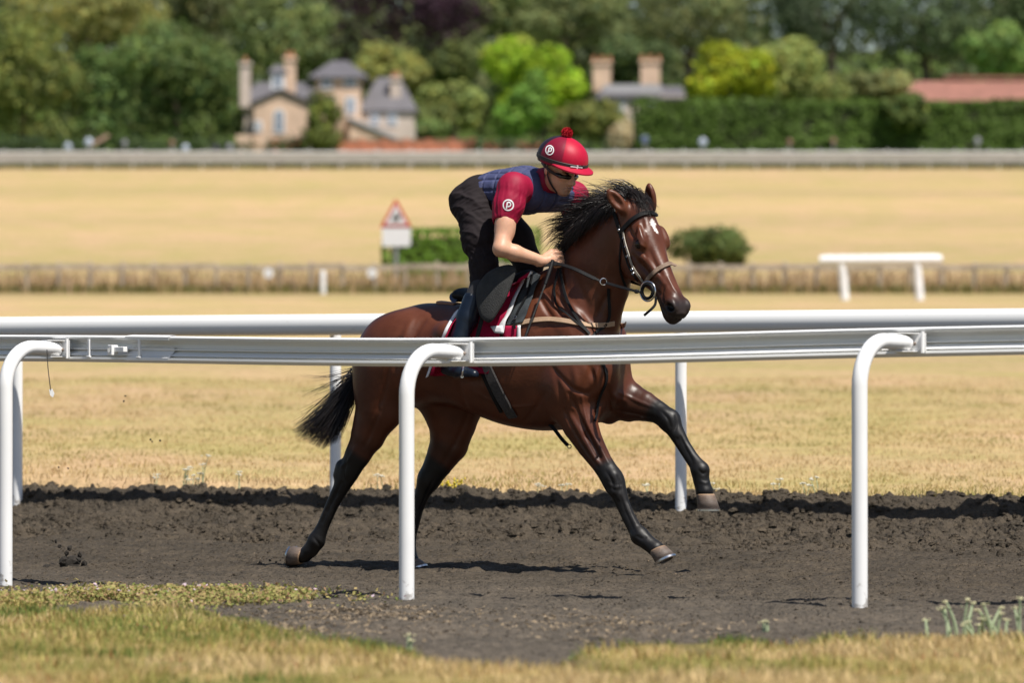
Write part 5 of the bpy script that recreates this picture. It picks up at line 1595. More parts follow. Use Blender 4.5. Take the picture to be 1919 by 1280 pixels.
# goggles and straps
GLASS = simple('dark_lens', (.012, .008, .007), rough=.08, spec=.6, coat=.5)
g = Grid(HCN - .2, HCN + .2, .004)
g.ell(HH(.062, -.034, 0), (.047, .074, .023), R=[hf_, hl, hu], k=.01)
g.ell(HH(.118, -.060, 0), (.022, .013, .020), R=[hf_, hl, hu], k=.006, sub=True)
v_, f_ = g.surface(2); link_mesh('goggles', np_mesh('goggles', v_, f_, smooth=True), GLASS, jk)
b = MB(); pts = [Vector(HH(.055, -.032, -.071)), Vector(HH(.02, -.024, -.084)), Vector(HH(-.03, -.006, -.086)), Vector(HH(-.075, .0, -.064))]
b.strap(pts, [Vector(-hl)] * 4, .018, .005); b.build('goggle_strap', BANDM, jk)
b = MB(); pts = crv([Vector(HH(-.008, .01, -.086)), Vector(HH(.0, -.045, -.080)), Vector(HH(.022, -.092, -.062)), Vector(HH(.050, -.130, -.030)), Vector(HH(.056, -.136, 0)), Vector(HH(.050, -.130, .030)), Vector(HH(.022, -.092, .062)), Vector(HH(-.008, .01, .084))], 4)
b.strap(pts, [(p - Vector(HH(.02, -.05, 0))).normalized() for p in pts], .014, .004); b.build('chin_strap', BANDM, jk)

# whip held down the horse's shoulder
wh = empty('whip', W(1032, 500, 29.55)); tag(wh, 'thin riding whip with black grip held pointing down the shoulder', 'whip')
b = MB(); b.tube([W(1036, 488, 29.60), W(1030, 508, 29.57), W(1022, 532, 29.54)], [.010, .0105, .008], 10); b.build('grip', LEATHER_BLACK, wh, smooth=True)
b = MB(); b.tube([W(1022, 532, 29.54), W(1003, 582, 29.49), W(984, 632, 29.46), W(978, 652, 29.46)], [.005, .0045, .0045, .006], 8); b.build('shaft', simple('braided_shaft', (.022, .021, .020), rough=.6, var=.9, scale=120), wh, smooth=True)
# ------------------------------------------------------------------ far things
def gp(px, d):
    """ground point on the slope d metres out, at photograph column px"""
    x = (px - CX) / FPX * d
    return Vector((x, d, float(field_z(np.array(x), np.array(float(d))))))
def zrow(py, d): return CAMZ + (HOR - py) / FPX * d

LEAFM = attr_mat('leaf_clumps', rough=.65, spec=.25, trans=.35)
BARK = simple('bark', (.10, .075, .055), rough=.9, var=.3, scale=3, bump=.4, bscale=8)
def leaf_cloud(lobes, n, size, col, rg, var=.35, hue=.12):
    """leaf sprays through the outer part of each lobe"""
    vol = np.array([l[3] * l[4] * l[5] for l in lobes]) ** .67
    k = rg.choice(len(lobes), n, p=vol / vol.sum()); L = np.array(lobes)[k]
    d = rg.normal(0, 1, (n, 3)); d /= np.linalg.norm(d, axis=1)[:, None]
    rad = 1 - .45 * rg.random(n) ** 2.2
    bump = 1 + .16 * np.sin(d[:, 0] * 7 + k) * np.sin(d[:, 2] * 6 + 2 * k) + rg.normal(0, .05, n)
    c = L[:, :3] + d * L[:, 3:6] * (rad * bump)[:, None]
    nr = d + rg.normal(0, .42, (n, 3)) + np.array([.12, -.12, .35]); nr /= np.linalg.norm(nr, axis=1)[:, None]
    a = np.cross(nr, rg.normal(0, 1, (n, 3))); a /= np.linalg.norm(a, axis=1)[:, None]; b = np.cross(nr, a)
    s = size * rg.uniform(.55, 1.25, n)[:, None]
    v = np.stack([c - a * s * .5, c + b * s * .32 + a * s * .05, c + a * s * .5 + nr * s * .08, c - b * s * .32 - a * s * .05], 1).reshape(-1, 3)
    f = np.arange(4 * n).reshape(n, 4)
    lo = rg.uniform(1 - var * .95, 1 + var * .8, len(lobes))[k]
    q = (rg.uniform(1 - var, 1 + var, n) * lo)[:, None]
    cc = np.array(col) * q * (1 + hue * rg.normal(0, 1, (n, 1)) * np.array([.9, .1, -.6]))
    return v, f, np.repeat(np.clip(cc, .003, 1), 4, 0)
def crown_lobes(cx, cy, cz, rx, ry, rz, n, rg):
    o = [(cx, cy, cz, rx * .72, ry * .72, rz * .75)]
    for i in range(n):
        w = rg.uniform(0, 2 * math.pi); e = rg.uniform(-.6, 1)
        s = rg.uniform(.28, .48); ce = math.sqrt(max(0, 1 - e * e))
        o.append((cx + rx * .68 * ce * math.cos(w), cy + ry * .68 * ce * math.sin(w), cz + rz * .68 * e, rx * s, ry * s, rz * s * .9))
    return o
TREE_N = [0]
GAIN = 2.6
def tree(label, name, px, top, bot, wpx, d, col, n=2600, group=None, size=.55, var=.35, lobes=11, lower=None, cat='tree', trunk=True, hue=.12):
    TREE_N[0] += 1
    rg = np.random.default_rng(100 + TREE_N[0])
    g0 = gp(px, d); zt, zb = zrow(top, d), zrow(bot, d)
    r = tag(empty(name, g0), label, cat, group)
    rx = wpx / 2 / FPX * d; rz = (zt - zb) / 2
    L = crown_lobes(g0.x, g0.y, (zt + zb) / 2, rx, rx * .9, rz, lobes, rg)
    if lower: L += [(g0.x + a / FPX * d, g0.y - .5, zrow(b_, d), c_ / 2 / FPX * d, c_ / 2 / FPX * d, e_ / 2 / FPX * d) for a, b_, c_, e_ in lower]
    v, f, c = leaf_cloud(L, n, size, np.array(col) * np.array([1.10, 1.03, .80]) * GAIN, rg, var, hue)
    link_mesh('crown' if trunk else 'foliage', np_mesh('crown', v, f, c), LEAFM, r)
    if trunk:
        b = MB(); h = (zt + zb) / 2; tr = max(.12, rx * .07)
        b.tube(crv([g0 - Vector((0, 0, .3)), g0 + Vector((rg.normal(0, .1), 0, (h - g0.z) * .5)), Vector((g0.x + rg.normal(0, .2), g0.y, h))], 4), [tr * (1.3 - .1 * i) for i in range(9)], 8)
        for i in range(5):
            w = rg.uniform(0, 6.28); z0 = g0.z + (h - g0.z) * rg.uniform(.55, .95)
            b.tube([Vector((g0.x, g0.y, z0)), Vector((g0.x + rx * .3 * math.cos(w), g0.y + rx * .3 * math.sin(w), z0 + rz * .35)), Vector((g0.x + rx * .6 * math.cos(w), g0.y + rx * .6 * math.sin(w), z0 + rz * .6))], [tr * .45, tr * .3, tr * .12], 6)
        b.build('trunk', BARK, r, smooth=True)
    return r
GB = 'trees behind the racecourse'
# front row and specimen trees
tree('big olive green tree filling the left edge above the far rail', 'tree', 45, 20, 285, 230, 452, (.070, .085, .026), 4200, GB, lower=[(40, 250, 150, 70)])
tree('large rounded deep green tree left of the brick lodge', 'tree', 330, 40, 262, 270, 440, (.043, .066, .022), 6000, GB, lobes=16, lower=[(-70, 215, 130, 90), (95, 205, 100, 110), (30, 230, 160, 70)])
tree('dark green tree between the olive tree and the large rounded tree', 'tree', 190, 75, 275, 170, 455, (.040, .066, .022), 3000, GB, lower=[(-10, 240, 110, 70)])
tree('olive tree showing its crown over the left trees, in the top corner', 'tree', 165, -40, 110, 330, 520, (.085, .088, .032), 3600, GB)
tree('dull grey green tree top between olive tree and copper beech', 'tree', 395, -60, 90, 170, 545, (.048, .055, .028), 2200, GB)
tree('mid green spreading tree behind the lodge chimneys', 'tree', 520, -30, 175, 240, 520, (.062, .083, .034), 4000, GB)
tree('huge dark purple copper beech at the top behind the houses', 'copper_beech', 745, -90, 105, 345, 560, (.0135, .0062, .0135), 5000, GB, hue=.05, lower=[(-120, 85, 110, 90), (90, 80, 110, 80)])
tree('pale yellowish green rounded tree beside the slate roofed house', 'tree', 735, 68, 225, 175, 462, (.115, .125, .040), 3600, GB)
tree('mid green tree sloping down from the pale rounded tree to the brick wall', 'tree', 845, 150, 262, 150, 455, (.080, .100, .034), 3000, GB, lower=[(-40, 225, 120, 70)])
tree('dark green tree between pale rounded tree and bright lime tree', 'tree', 852, 60, 190, 110, 490, (.042, .055, .020), 2200, GB)
tree('bright lime green tree above the jockey cap', 'tree', 1018, 75, 235, 170, 458, (.095, .150, .010), 4200, GB, lobes=13, lower=[(-65, 115, 100, 90), (-50, 190, 90, 70)])
tree('yellow green tree top left behind the bright lime tree', 'tree', 950, 58, 150, 100, 475, (.10, .125, .022), 1800, GB)
tree('fresh mid green small tree standing before the bright lime tree', 'tree', 1000, 128, 262, 95, 446, (.062, .12, .022), 2600, GB, lower=[(-40, 225, 80, 70)])
tree('olive shrubby tree between the lime tree and the cream plume plant', 'tree', 1105, 175, 278, 150, 448, (.060, .070, .022), 2800, GB)
tree('dark green tree behind the pair of chimneys on the right house', 'tree', 1190, 50, 190, 190, 520, (.038, .056, .025), 3200, GB)
tree('grey green tree in the top middle', 'tree', 1060, -40, 105, 230, 560, (.058, .073, .032), 3400, GB)
tree('grey green broad tree right of top middle', 'tree', 1290, -40, 115, 260, 570, (.060, .072, .034), 3600, GB)
tree('dull green tree beside the copper beech right flank', 'tree', 945, -60, 90, 150, 575, (.064, .08, .034), 2400, GB)
tree('bright yellow domed tree above the clipped hedge', 'tree', 1362, 78, 205, 180, 452, (.115, .140, .008), 3800, GB, lobes=13)
tree('mid green tree right of the yellow domed tree', 'tree', 1475, 62, 205, 150, 470, (.095, .115, .040), 3000, GB, lower=[(65, 170, 110, 80)])
tree('very dark broad evergreen at the top right', 'tree', 1560, -70, 130, 260, 545, (.022, .034, .020), 4200, GB, hue=.05)
tree('dark green tall evergreen right of the broad evergreen', 'tree', 1735, -90, 135, 270, 560, (.030, .046, .024), 4200, GB, hue=.05)
tree('dark evergreen at the far right top corner', 'tree', 1900, -80, 90, 200, 565, (.032, .050, .024), 2800, GB, hue=.05)
tree('light green tree above the red tiled roof at the right edge', 'tree', 1875, 38, 165, 160, 500, (.070, .115, .036), 2800, GB)
tree('pale grey green bushy tree left of the red tiled roof', 'tree', 1640, 128, 205, 170, 480, (.088, .10, .046), 2400, GB)
# woods that close the view behind everything
rg = np.random.default_rng(5)
L = []
for i in range(150):
    d = rg.uniform(600, 760); x = rg.uniform(-.27, .27) * d; z = float(zf(d))
    h = rg.uniform(16, 26); L.append((x, d, z + h * .5, rg.uniform(6, 10), 5, h * .55))
for x in np.arange(-215, 216, 6.5):
    d = 790 + rg.uniform(-10, 10); z = float(zf(d)); L.append((x + rg.uniform(-2, 2), d, z + 12, 7.5, 4, rg.uniform(15, 20)))
v, f, c = leaf_cloud(L, 100000, 1.6, (.13, .155, .060), rg, .4, .1)
tag(link_mesh('woods', np_mesh('woods', v, f, c), LEAFM), kind='stuff')
# dark undergrowth along the far rail
L = []
for i in range(60):
    px = rg.uniform(-120, 640); d = rg.uniform(425, 436); g_ = gp(px, d); L.append((g_.x, g_.y, g_.z + .4, rg.uniform(.8, 1.6), .8, rg.uniform(.5, 1.1)))
for i in range(30):
    px = rg.uniform(880, 1240); d = rg.uniform(425, 440); g_ = gp(px, d); L.append((g_.x, g_.y, g_.z + .4, rg.uniform(.8, 1.5), .8, rg.uniform(.5, .9)))
v, f, c = leaf_cloud(L, 9000, .4, (.055, .085, .027), rg, .35)
tag(link_mesh('undergrowth', np_mesh('undergrowth', v, f, c), LEAFM), kind='stuff')

# clipped hedges: leafy all over a box
def hedge(label, px0, px1, top, bot, d, depth, col, n, size, topcol=None, rough=.12, group=None, cat='hedge', name='hedge'):
    a, b_ = gp(px0, d), gp(px1, d)
    zt = zrow(top, d); rg = np.random.default_rng(int(px0 * 7 + d))
    r = tag(empty(name, (a + b_) / 2), label, cat, group)
    x0, x1, z0 = a.x, b_.x, min(a.z, zrow(bot, d))
    A = np.array([(x1 - x0) * (zt - z0), (x1 - x0) * depth, depth * (zt - z0), depth * (zt - z0)]); k = rg.choice(4, n, p=A / A.sum())
    u, w = rg.random(n), rg.random(n)
    P = np.zeros((n, 3)); N = np.zeros((n, 3))
    for i in range(4):
        m = k == i
        if i == 0: P[m] = np.stack([x0 + (x1 - x0) * u[m], np.full(m.sum(), d - depth / 2), z0 + (zt - z0) * w[m]], 1); N[m] = (0, -1, .1)
        if i == 1: P[m] = np.stack([x0 + (x1 - x0) * u[m], d - depth / 2 + depth * w[m], np.full(m.sum(), zt)], 1); N[m] = (0, 0, 1)
        if i == 2: P[m] = np.stack([np.full(m.sum(), x0), d - depth / 2 + depth * u[m], z0 + (zt - z0) * w[m]], 1); N[m] = (-1, 0, 0)
        if i == 3: P[m] = np.stack([np.full(m.sum(), x1), d - depth / 2 + depth * u[m], z0 + (zt - z0) * w[m]], 1); N[m] = (1, 0, 0)
    wob = (fbm(P[:, 0] * .5 + 3 * d, P[:, 2] * .7, 3, 3) - .5) * rough * 6 + rg.normal(0, rough * .5, n)
    P += N * wob[:, None]
    nr = N + rg.normal(0, .5, (n, 3)); nr /= np.linalg.norm(nr, axis=1)[:, None]
    t = np.cross(nr, rg.normal(0, 1, (n, 3))); t /= np.linalg.norm(t, axis=1)[:, None]; s2 = np.cross(nr, t); s = size * rg.uniform(.6, 1.3, n)[:, None]
    v = np.stack([P - t * s * .5, P + s2 * s * .33, P + t * s * .5, P - s2 * s * .33], 1).reshape(-1, 3)
    cc = np.array(col) * 1.9 * rg.uniform(.65, 1.35, (n, 1)) * (.85 + .5 * fbm(P[:, 0] * .35, P[:, 2] * .5, 3, 8))[:, None]
    link_mesh('foliage', np_mesh('foliage', v, np.arange(4 * n).reshape(n, 4), np.repeat(cc, 4, 0)), LEAFM, r)
    b = MB(); b.box(((x0 + x1) / 2, d, (z0 + zt) / 2 - .1), (x1 - x0 - .3, depth - .3, zt - z0 - .2)); b.build('branches', simple('hedge_twigs', (.03, .028, .016), rough=1), r)
    return r
hedge('long clipped green hedge at the right behind the far rail', 1192, 1990, 192, 285, 425, 2.5, (.058, .092, .018), 9000, .42)
tree('dark green bush growing up out of the long clipped hedge', 'bush', 1695, 172, 250, 100, 423, (.044, .062, .020), 1800, lobes=8, cat='bush', trunk=False)
hedge('short bright green clipped hedge behind the warning sign', 722, 1010, 432, 500, 152, 1.2, (.070, .13, .016), 4200, .13, rough=.03)
tree('loose dark green bush behind the fence to the right of the horse head', 'bush', 1330, 412, 535, 140, 151, (.034, .048, .015), 4600, lobes=12, size=.14, cat='bush', trunk=False, lower=[(-45, 460, 90, 60), (30, 465, 90, 55)])
tree('conical ivy covered bush against the brick lodge corner', 'bush', 603, 160, 290, 74, 424, (.052, .068, .017), 2400, lobes=9, size=.4, cat='bush', trunk=False, lower=[(0, 260, 80, 60)])
tree('cream flowering plume plant standing left of the long hedge', 'shrub', 1163, 214, 284, 44, 422, (.20, .175, .135), 900, lobes=5, size=.32, cat='shrub', trunk=False, lower=[(0, 258, 52, 50)], var=.25)
tree('low dark shrub in front of the pale rounded tree', 'shrub', 800, 215, 268, 80, 448, (.04, .06, .02), 1200, lobes=6, cat='shrub', trunk=False)

# ---- houses
BRICK = simple('pale_brick', (.66, .47, .34), rough=.85, var=.14, scale=1.2, bump=.2, bscale=20)
BRICKG = simple('grey_render', (.58, .48, .41), rough=.85, var=.10, scale=1.2)
REDB = simple('red_brick', (.52, .19, .11), rough=.85, var=.22, scale=1.0)
SLATE = simple('slate', (.115, .108, .118), rough=.6, var=.12, scale=1.5)
WPAINT = simple('white_paint', (.72, .72, .74), rough=.5, var=.03)
PANE = simple('window_glass', (.22, .26, .33), rough=.1, var=.2, scale=.5, spec=.7)
REDT = simple('red_tiles', (.26, .115, .085), rough=.8, var=.18, scale=1.0)
POTM = simple('clay_pot', (.45, .22, .12), rough=.8)
def wbox(b, px0, px1, top, bot, d0, depth):
    """box whose front face shows between those pixels at distance d0"""
    x0, x1 = (px0 - CX) / FPX * d0, (px1 - CX) / FPX * d0
    z1, z0 = zrow(top, d0), zrow(bot, d0)
    return b.box(((x0 + x1) / 2, d0 + depth / 2, (z0 + z1) / 2), (x1 - x0, depth, z1 - z0))
def gable_roof(px0, px1, eave, ridge, d0, depth, over=.25, th=.16):
    """ridge runs away from the viewer"""
    x0, x1 = (px0 - CX) / FPX * d0 - over, (px1 - CX) / FPX * d0 + over; xm = (x0 + x1) / 2
    ze, zr = zrow(eave, d0), zrow(ridge, d0); b = MB()
    for a, c_ in ((x0, xm), (x1, xm)):
        b.prism([(a, d0 - over, ze), (c_, d0 - over, zr), (c_, d0 - over, zr + th), (a - (.12 if a < xm else -.12), d0 - over, ze + th * .5)], (0, depth + 2 * over, 0))
    return b
def long_roof(px0, px1, eave, ridge, d0, depth, hip=0, over=.25):
    """ridge runs across; hip pulls the ridge ends in"""
    x0, x1 = (px0 - CX) / FPX * d0 - over, (px1 - CX) / FPX * d0 + over
    ze, zr = zrow(eave, d0), zrow(ridge, d0); y0, y1 = d0 - over, d0 + depth + over; ym = (y0 + y1) / 2
    b = MB(); t = .14
    b.add([(x0, y0, ze), (x1, y0, ze), (x1, y1, ze), (x0, y1, ze), (x0 + hip, ym, zr), (x1 - hip, ym, zr),
           (x0, y0, ze - t), (x1, y0, ze - t), (x1, y1, ze - t), (x0, y1, ze - t)],
          [(0, 1, 5, 4), (2, 3, 4, 5), (1, 2, 5), (3, 0, 4), (6, 7, 1, 0), (7, 8, 2, 1), (8, 9, 3, 2), (9, 6, 0, 3), (9, 8, 7, 6)])
    return b
def window(px, py, w, h, d, parent, arch=False):
    x = (px - CX) / FPX * d; z = zrow(py, d); w = w / FPX * d; h = h / FPX * d; b = MB()
    def outline(g):
        p = [(x - w / 2 - g, d, z - h / 2 - g), (x + w / 2 + g, d, z - h / 2 - g)]
        if arch:
            p += [(x + (w / 2 + g) * math.cos(a), d, z + h / 2 - w / 2 + (w / 2 + g) * math.sin(a)) for a in np.linspace(0, math.pi, 9)]
        else: p += [(x + w / 2 + g, d, z + h / 2 + g), (x - w / 2 - g, d, z + h / 2 + g)]
        return p
    b.prism(outline(.10), (0, -.07, 0)); wn = b.build('window', WPAINT, parent)
    b = MB(); b.prism([(q[0], d - .072, q[2]) for q in outline(-.03)], (0, -.012, 0)); b.build('pane', PANE, wn)
    b = MB(); b.box((x, d - .092, z), (.05, .014, h - .08)); b.box((x, d - .0925, z), (w - .08, .013, .05)); b.build('glazing_bar', WPAINT, wn)
def chimney(px, top, bot, w, d, parent, mat, pots=2, depth=.9):
    b = MB(); wbox(b, px - w / 2, px + w / 2, top, bot, d, depth); wbox(b, px - w / 2 - 2.5, px + w / 2 + 2.5, top - 3, top + 3, d - .12, depth + .24)
    c_ = b.build('chimney', mat, parent)
    for i in range(pots):
        x = (px + (i - (pots - 1) / 2) * w * .45 - CX) / FPX * d; z = zrow(top - 3, d)
        b = MB(); b.lathe((x, d + depth / 2, z - .02), [(.14, 0), (.12, .35), (.15, .38), (.15, .45)], 10); b.build('chimney_pot', POTM, c_, smooth=True)
D = 430
lodge = tag(empty('house', gp(525, D)), 'pale brick lodge with a front gable, arched window and white bell turret', 'house')
b = MB(); wbox(b, 476, 580, 192, 292, D, 6); x0, x1 = (476 - CX) / FPX * D, (580 - CX) / FPX * D
b.prism([(x0, D, zrow(192, D)), (x1, D, zrow(192, D)), ((x0 + x1) / 2, D, zrow(172, D))], (0, 6, 0)); b.build('wall', BRICK, lodge)
gable_roof(476, 580, 194, 168, D, 6).build('roof', SLATE, lodge)
window(523, 226, 17, 40, D, lodge, True)
b = MB(); wbox(b, 442, 474, 252, 290, D - .3, 3); b.build('porch_wall', BRICK, lodge)
window(484, 236, 9, 16, D, lodge)
chimney(459, 118, 200, 19, D + 5, lodge, BRICKG, 1); chimney(543, 108, 175, 21, D + 4, lodge, BRICK, 2)
b = MB(); wbox(b, 508, 533, 133, 166, D + 2.5, 1.1); tw = b.build('bell_turret', WPAINT, lodge)
long_roof(506, 535, 133, 120, D + 2.5, 1.1, .45, .12).build('turret_roof', SLATE, tw)
b = MB(); wbox(b, 514, 527, 139, 160, D + 2.46, .03); b.build('louvre', PANE, tw)
long_roof(455, 600, 190, 150, D + 6.2, 5, 1.2).build('rear_roof', SLATE, lodge)
b = MB(); wbox(b, 457, 598, 191, 285, D + 6.4, 4.4); b.build('rear_wall', BRICKG, lodge)

D = 438
hs = tag(empty('house', gp(690, D)), 'tall pale brick house with slate hipped roofs and a low lean-to', 'house')
b = MB(); wbox(b, 592, 676, 142, 290, D, 7); b.build('wall', BRICK, hs)
long_roof(586, 682, 143, 108, D, 7, 1.7, .35).build('roof', SLATE, hs)
window(612, 155, 17, 17, D, hs); window(656, 152, 19, 17, D, hs); window(657, 196, 15, 26, D, hs); window(618, 198, 15, 28, D, hs)
b = MB(); wbox(b, 676, 776, 204, 290, D + 1, 6); b.build('wing_wall', BRICKG, hs)
long_roof(676, 778, 206, 140, D + 1, 6, 1.4, .2).build('wing_roof', SLATE, hs)
window(702, 222, 14, 20, D + 1, hs); window(735, 222, 14, 20, D + 1, hs)
chimney(741, 146, 190, 19, D + 2, hs, BRICKG, 2)
b = MB(); x0, x1, x2 = [(p - CX) / FPX * (D - 1.8) for p in (650, 655, 735)]
b.prism([(x1, D - 1.8, zrow(224, D)), (x2, D - 1.8, zrow(258, D)), (x2, D - 1.8, zrow(290, D)), (x1, D - 1.8, zrow(290, D))], (0, 1.78, 0)); b.build('lean_to_wall', BRICK, hs)
b = MB(); b.prism([(x0, D - 2, zrow(218, D)), (x2 + .3, D - 2, zrow(257, D)), (x2 + .3, D - 2, zrow(263, D)), (x0, D - 2, zrow(224, D))], (0, 2.0, 0)); b.build('lean_to_roof', simple('lead_roof', (.36, .37, .40), rough=.5), hs)

D = 455
h2 = tag(empty('house', gp(1200, D)), 'slate roofed house with two big brick chimneys behind the hedge', 'house')
b = MB(); wbox(b, 1130, 1285, 178, 285, D, 7); b.build('wall', BRICKG, h2)
long_roof(1122, 1290, 182, 156, D, 7, .6).build('roof', SLATE, h2)
b = MB(); wbox(b, 1132, 1240, 157, 174, D - .35, .3); b.build('parapet', simple('pale_coping', (.42, .40, .43), rough=.7), h2)
chimney(1128, 116, 170, 34, D + 3, h2, BRICK, 3, 1.1); chimney(1219, 114, 166, 36, D + 2, h2, BRICK, 3, 1.1)
window(1160, 200, 16, 26, D, h2); window(1215, 200, 16, 26, D, h2)

D = 470
h3 = tag(empty('barn', gp(1830, D)), 'long low building with a weathered red tiled roof above the hedge', 'barn')
b = MB(); wbox(b, 1702, 2050, 186, 260, D, 8); b.build('wall', BRICKG, h3)
long_roof(1695, 2060, 190, 146, D, 8, 1.6, .4).build('roof', REDT, h3)
b = MB(); wbox(b, 1770, 2040, 141, 147, D + 3.8, .5); b.build('ridge', REDT, h3)

# red brick walls along the course
def brick_wall(label, px0, px1, top, d, piers):
    a, b_ = gp(px0, d), gp(px1, d); r = tag(empty('brick_wall', (a + b_) / 2), label, 'wall')
    b = MB(); wbox(b, px0, px1, top, 296, d, .35); b.build('wall_panel', REDB, r)
    for i in range(piers + 1):
        p = px0 + (px1 - px0) * i / piers
        b = MB(); wbox(b, p - 5, p + 5, top - 4, 296, d - .08, .5); b.build('pier', REDB, r)
    b = MB(); wbox(b, px0, px1, top - 2.5, top, d - .05, .45); b.build('coping', simple('brick_coping', (.40, .22, .15), rough=.85), r)
brick_wall('long red brick garden wall with piers before the slate roofed house', 636, 888, 263, 426, 6)
brick_wall('short piece of red brick wall at the foot of the lodge gable', 514, 556, 264, 427.5, 1)
brick_wall('brown brick wall behind the jockey cap', 912, 1012, 268, 428, 2)

# ---- far gallop with its white rails
n = 21000; x = rg.uniform(-62, 62, n); y = rg.uniform(344.3, 366, n)
blades('grass', x, y, field_z(x, y), rg.uniform(.08, .30, n), rg.uniform(.10, .25, n), pick([(.10, .11, .035), (.15, .14, .05), (.07, .09, .025)], rg.random(n)), lean=.8)
FARW = simple('weathered_white', (.48, .475, .46), rough=.5, var=.08, scale=2)
rp = MB(); rp.tube([(0, 0, -.1), (0, 0, .95), (0, .08, 1.08)], .045, 6); post_me = None
SKIRT = simple('grey_white_skirt', (.33, .32, .30), rough=.6, var=.12, scale=2)
def far_rail_line(label, y0, slope, top, step, x0, x1, wid, deep=False):
    r = tag(empty('running_rail', (0, y0, float(zf(y0)))), label, 'running rail')
    X = np.arange(x0, x1 + .1, step)
    P = [Vector((x, y0 + slope * x, float(zf(y0 + slope * x)) + top)) for x in X]
    b = MB(); b.tube(P, [wid] * len(P), 8); b.build('rail', FARW, r, smooth=True)
    if deep:
        for xa, xb in zip(X[:-1], X[1:]):
            za, zb = [float(zf(y0 + slope * q)) for q in (xa, xb)]; ya, yb = y0 + slope * xa - .05, y0 + slope * xb - .05
            b = MB(); b.prism([(xa, ya, za + .36), (xb, yb, zb + .36), (xb, yb, zb + .78), (xa, ya, za + .78)], (0, .03, 0)); b.build('skirt_panel', SKIRT, r)
    global post_me
    for x in X:
        z = float(zf(y0 + slope * x))
        if post_me is None:
            o = rp.build('post', FARW, r, world=False); post_me = o.data
        else: o = link_mesh('post', post_me, None, r, world=False)
        o.location = (x, slope * x, z - float(zf(y0)))
    return r
far_rail_line('white running rail on the near side of the far gallop below the houses', 344, 0, .93, 2.07, -62, 62, .11, True)
far_rail_line('white running rail on the far side of the far gallop below the houses', 351, 0, .72, 2.07, -62, 62, .10)

# ---- things on the slope behind the far rail
D = 146
WOODD = simple('weathered_wood', (.36, .30, .24), rough=.9, var=.3, scale=4)
fr = tag(empty('post_and_rail_fence', gp(960, D)), 'low weathered brown wooden fence running right across the dry slope', 'fence')
X = np.arange(-21.1, 21.2, .80); pm = None; rr = random.Random(3)
pb = MB(); pb.tube([(0, 0, -.1), (0, 0, .74), (0, 0, .78)], [.055, .055, .03], 7)
for i, x in enumerate(X):
    z = float(field_z(np.array(x), np.array(float(D))))
    if pm is None: o = pb.build('post', WOODD, fr, world=False); pm = o.data
    else: o = link_mesh('post', pm, None, fr, world=False)
    o.location = Vector((x, D, z + rr.uniform(-.03, .03))) - fr.location; o.rotation_euler = (rr.uniform(-.03, .03), rr.uniform(-.05, .05), 0)
    if i < len(X) - 1:
        b = MB(); xa, xb = x, X[i + 1]; za = .66 + rr.uniform(-.02, .02)
        b.box(((xa + xb) / 2, D - .05, z + za), (.80, .04, .13)); b.build('rail_board', WOODD, fr)
        b = MB(); b.box(((xa + xb) / 2, D - .05, z + .06), (.80, .04, .09)); b.build('rail_board', WOODD, fr)
n = 13000; x = rg.uniform(-21, 21, n); y = D + rg.normal(-.1, .22, n)
c = pick([(.30, .24, .09), (.20, .18, .06), (.12, .13, .04)], rg.random(n)); blades('grass', x, y, field_z(x, y), rg.uniform(.10, .30, n), rg.uniform(.02, .05, n), c, lean=.7)
n = 7000; x = rg.uniform(-21, 21, n); y = D + rg.normal(1.2, .9, n)
blades('grass', x, y, field_z(x, y), rg.uniform(.25, .75, n), rg.uniform(.02, .05, n), pick([(.50, .36, .20), (.42, .29, .15), (.46, .33, .24)], rg.random(n)), lean=.6)
DISCW = simple('white_disc', (.74, .74, .76), rough=.5)
for px, lab in ((503, 'small round white marker disc on the fence, left one of two'), (697, 'small round white marker disc on the fence beside the warning sign')):
    c0 = W(px, 512, D - .12); r = tag(empty('marker_disc', c0), lab, 'marker', 'round markers on the fence')
    b = MB(); b.tube([c0 + Vector((0, .0, 0)), c0 + Vector((0, -.02, 0))], .125, 20); b.build('disc', DISCW, r, smooth=True)
    b = MB(); b.tube([c0 + Vector((0, -.02, 0)), c0 + Vector((0, -.03, 0))], .04, 12); b.build('boss', simple('grey_boss', (.45, .45, .48)), r, smooth=True)
c0 = gp(605, D - .6); r = tag(empty('marker_post', c0), 'short white marker post in front of the fence between the two discs', 'post')
b = MB(); b.lathe(c0 - Vector((0, 0, .1)), [(.075, 0), (.075, .62), (.07, .66), (.03, .69)], 12); b.build('post', DISCW, r, smooth=True)
# warning sign
D = 148.5
sg = tag(empty('warning_sign', gp(742, D)), 'red bordered triangular warning sign above a white plate on a grey pole', 'sign')
g0 = gp(742, D); b = MB(); b.tube([g0 - Vector((0, 0, .2)), W(742, 380, D)], .055, 10); b.build('pole', simple('grey_steel', (.30, .31, .31), rough=.5, metal=.3), sg, smooth=True)
def tri(sc_, y, yo):
    cx_, cy_ = 742, 406
    P = []
    for k, (dx, dy) in enumerate(((0, -33), (29, 20), (-29, 20))):
        for da in (-18, 0, 18):
            a = math.atan2(dy, dx) + math.radians(da); q = (cx_ + dx * sc_ - math.cos(math.atan2(dy, dx)) * 3 + 3 * math.cos(a), cy_ + dy * sc_ - math.sin(math.atan2(dy, dx)) * 3 + 3 * math.sin(a)); P.append(W(q[0], q[1], y))
    b = MB(); b.prism(P, (0, yo, 0)); return b
tri(1.0, D - .07, -.012).build('border', simple('sign_red', (.48, .035, .022), rough=.5), sg)
tri(.66, D - .083, -.004).build('face', WPAINT, sg)
b = MB(); BLK = simple('sign_black', (.02, .02, .02))
b.prism([W(x_, y_, D - .088) for x_, y_ in ((734, 416), (735, 409), (733, 405), (738, 406), (746, 406), (750, 401), (753, 403), (750, 408), (748, 411), (749, 417), (746, 417), (745, 412), (739, 412), (737, 417))], (0, -.003, 0))
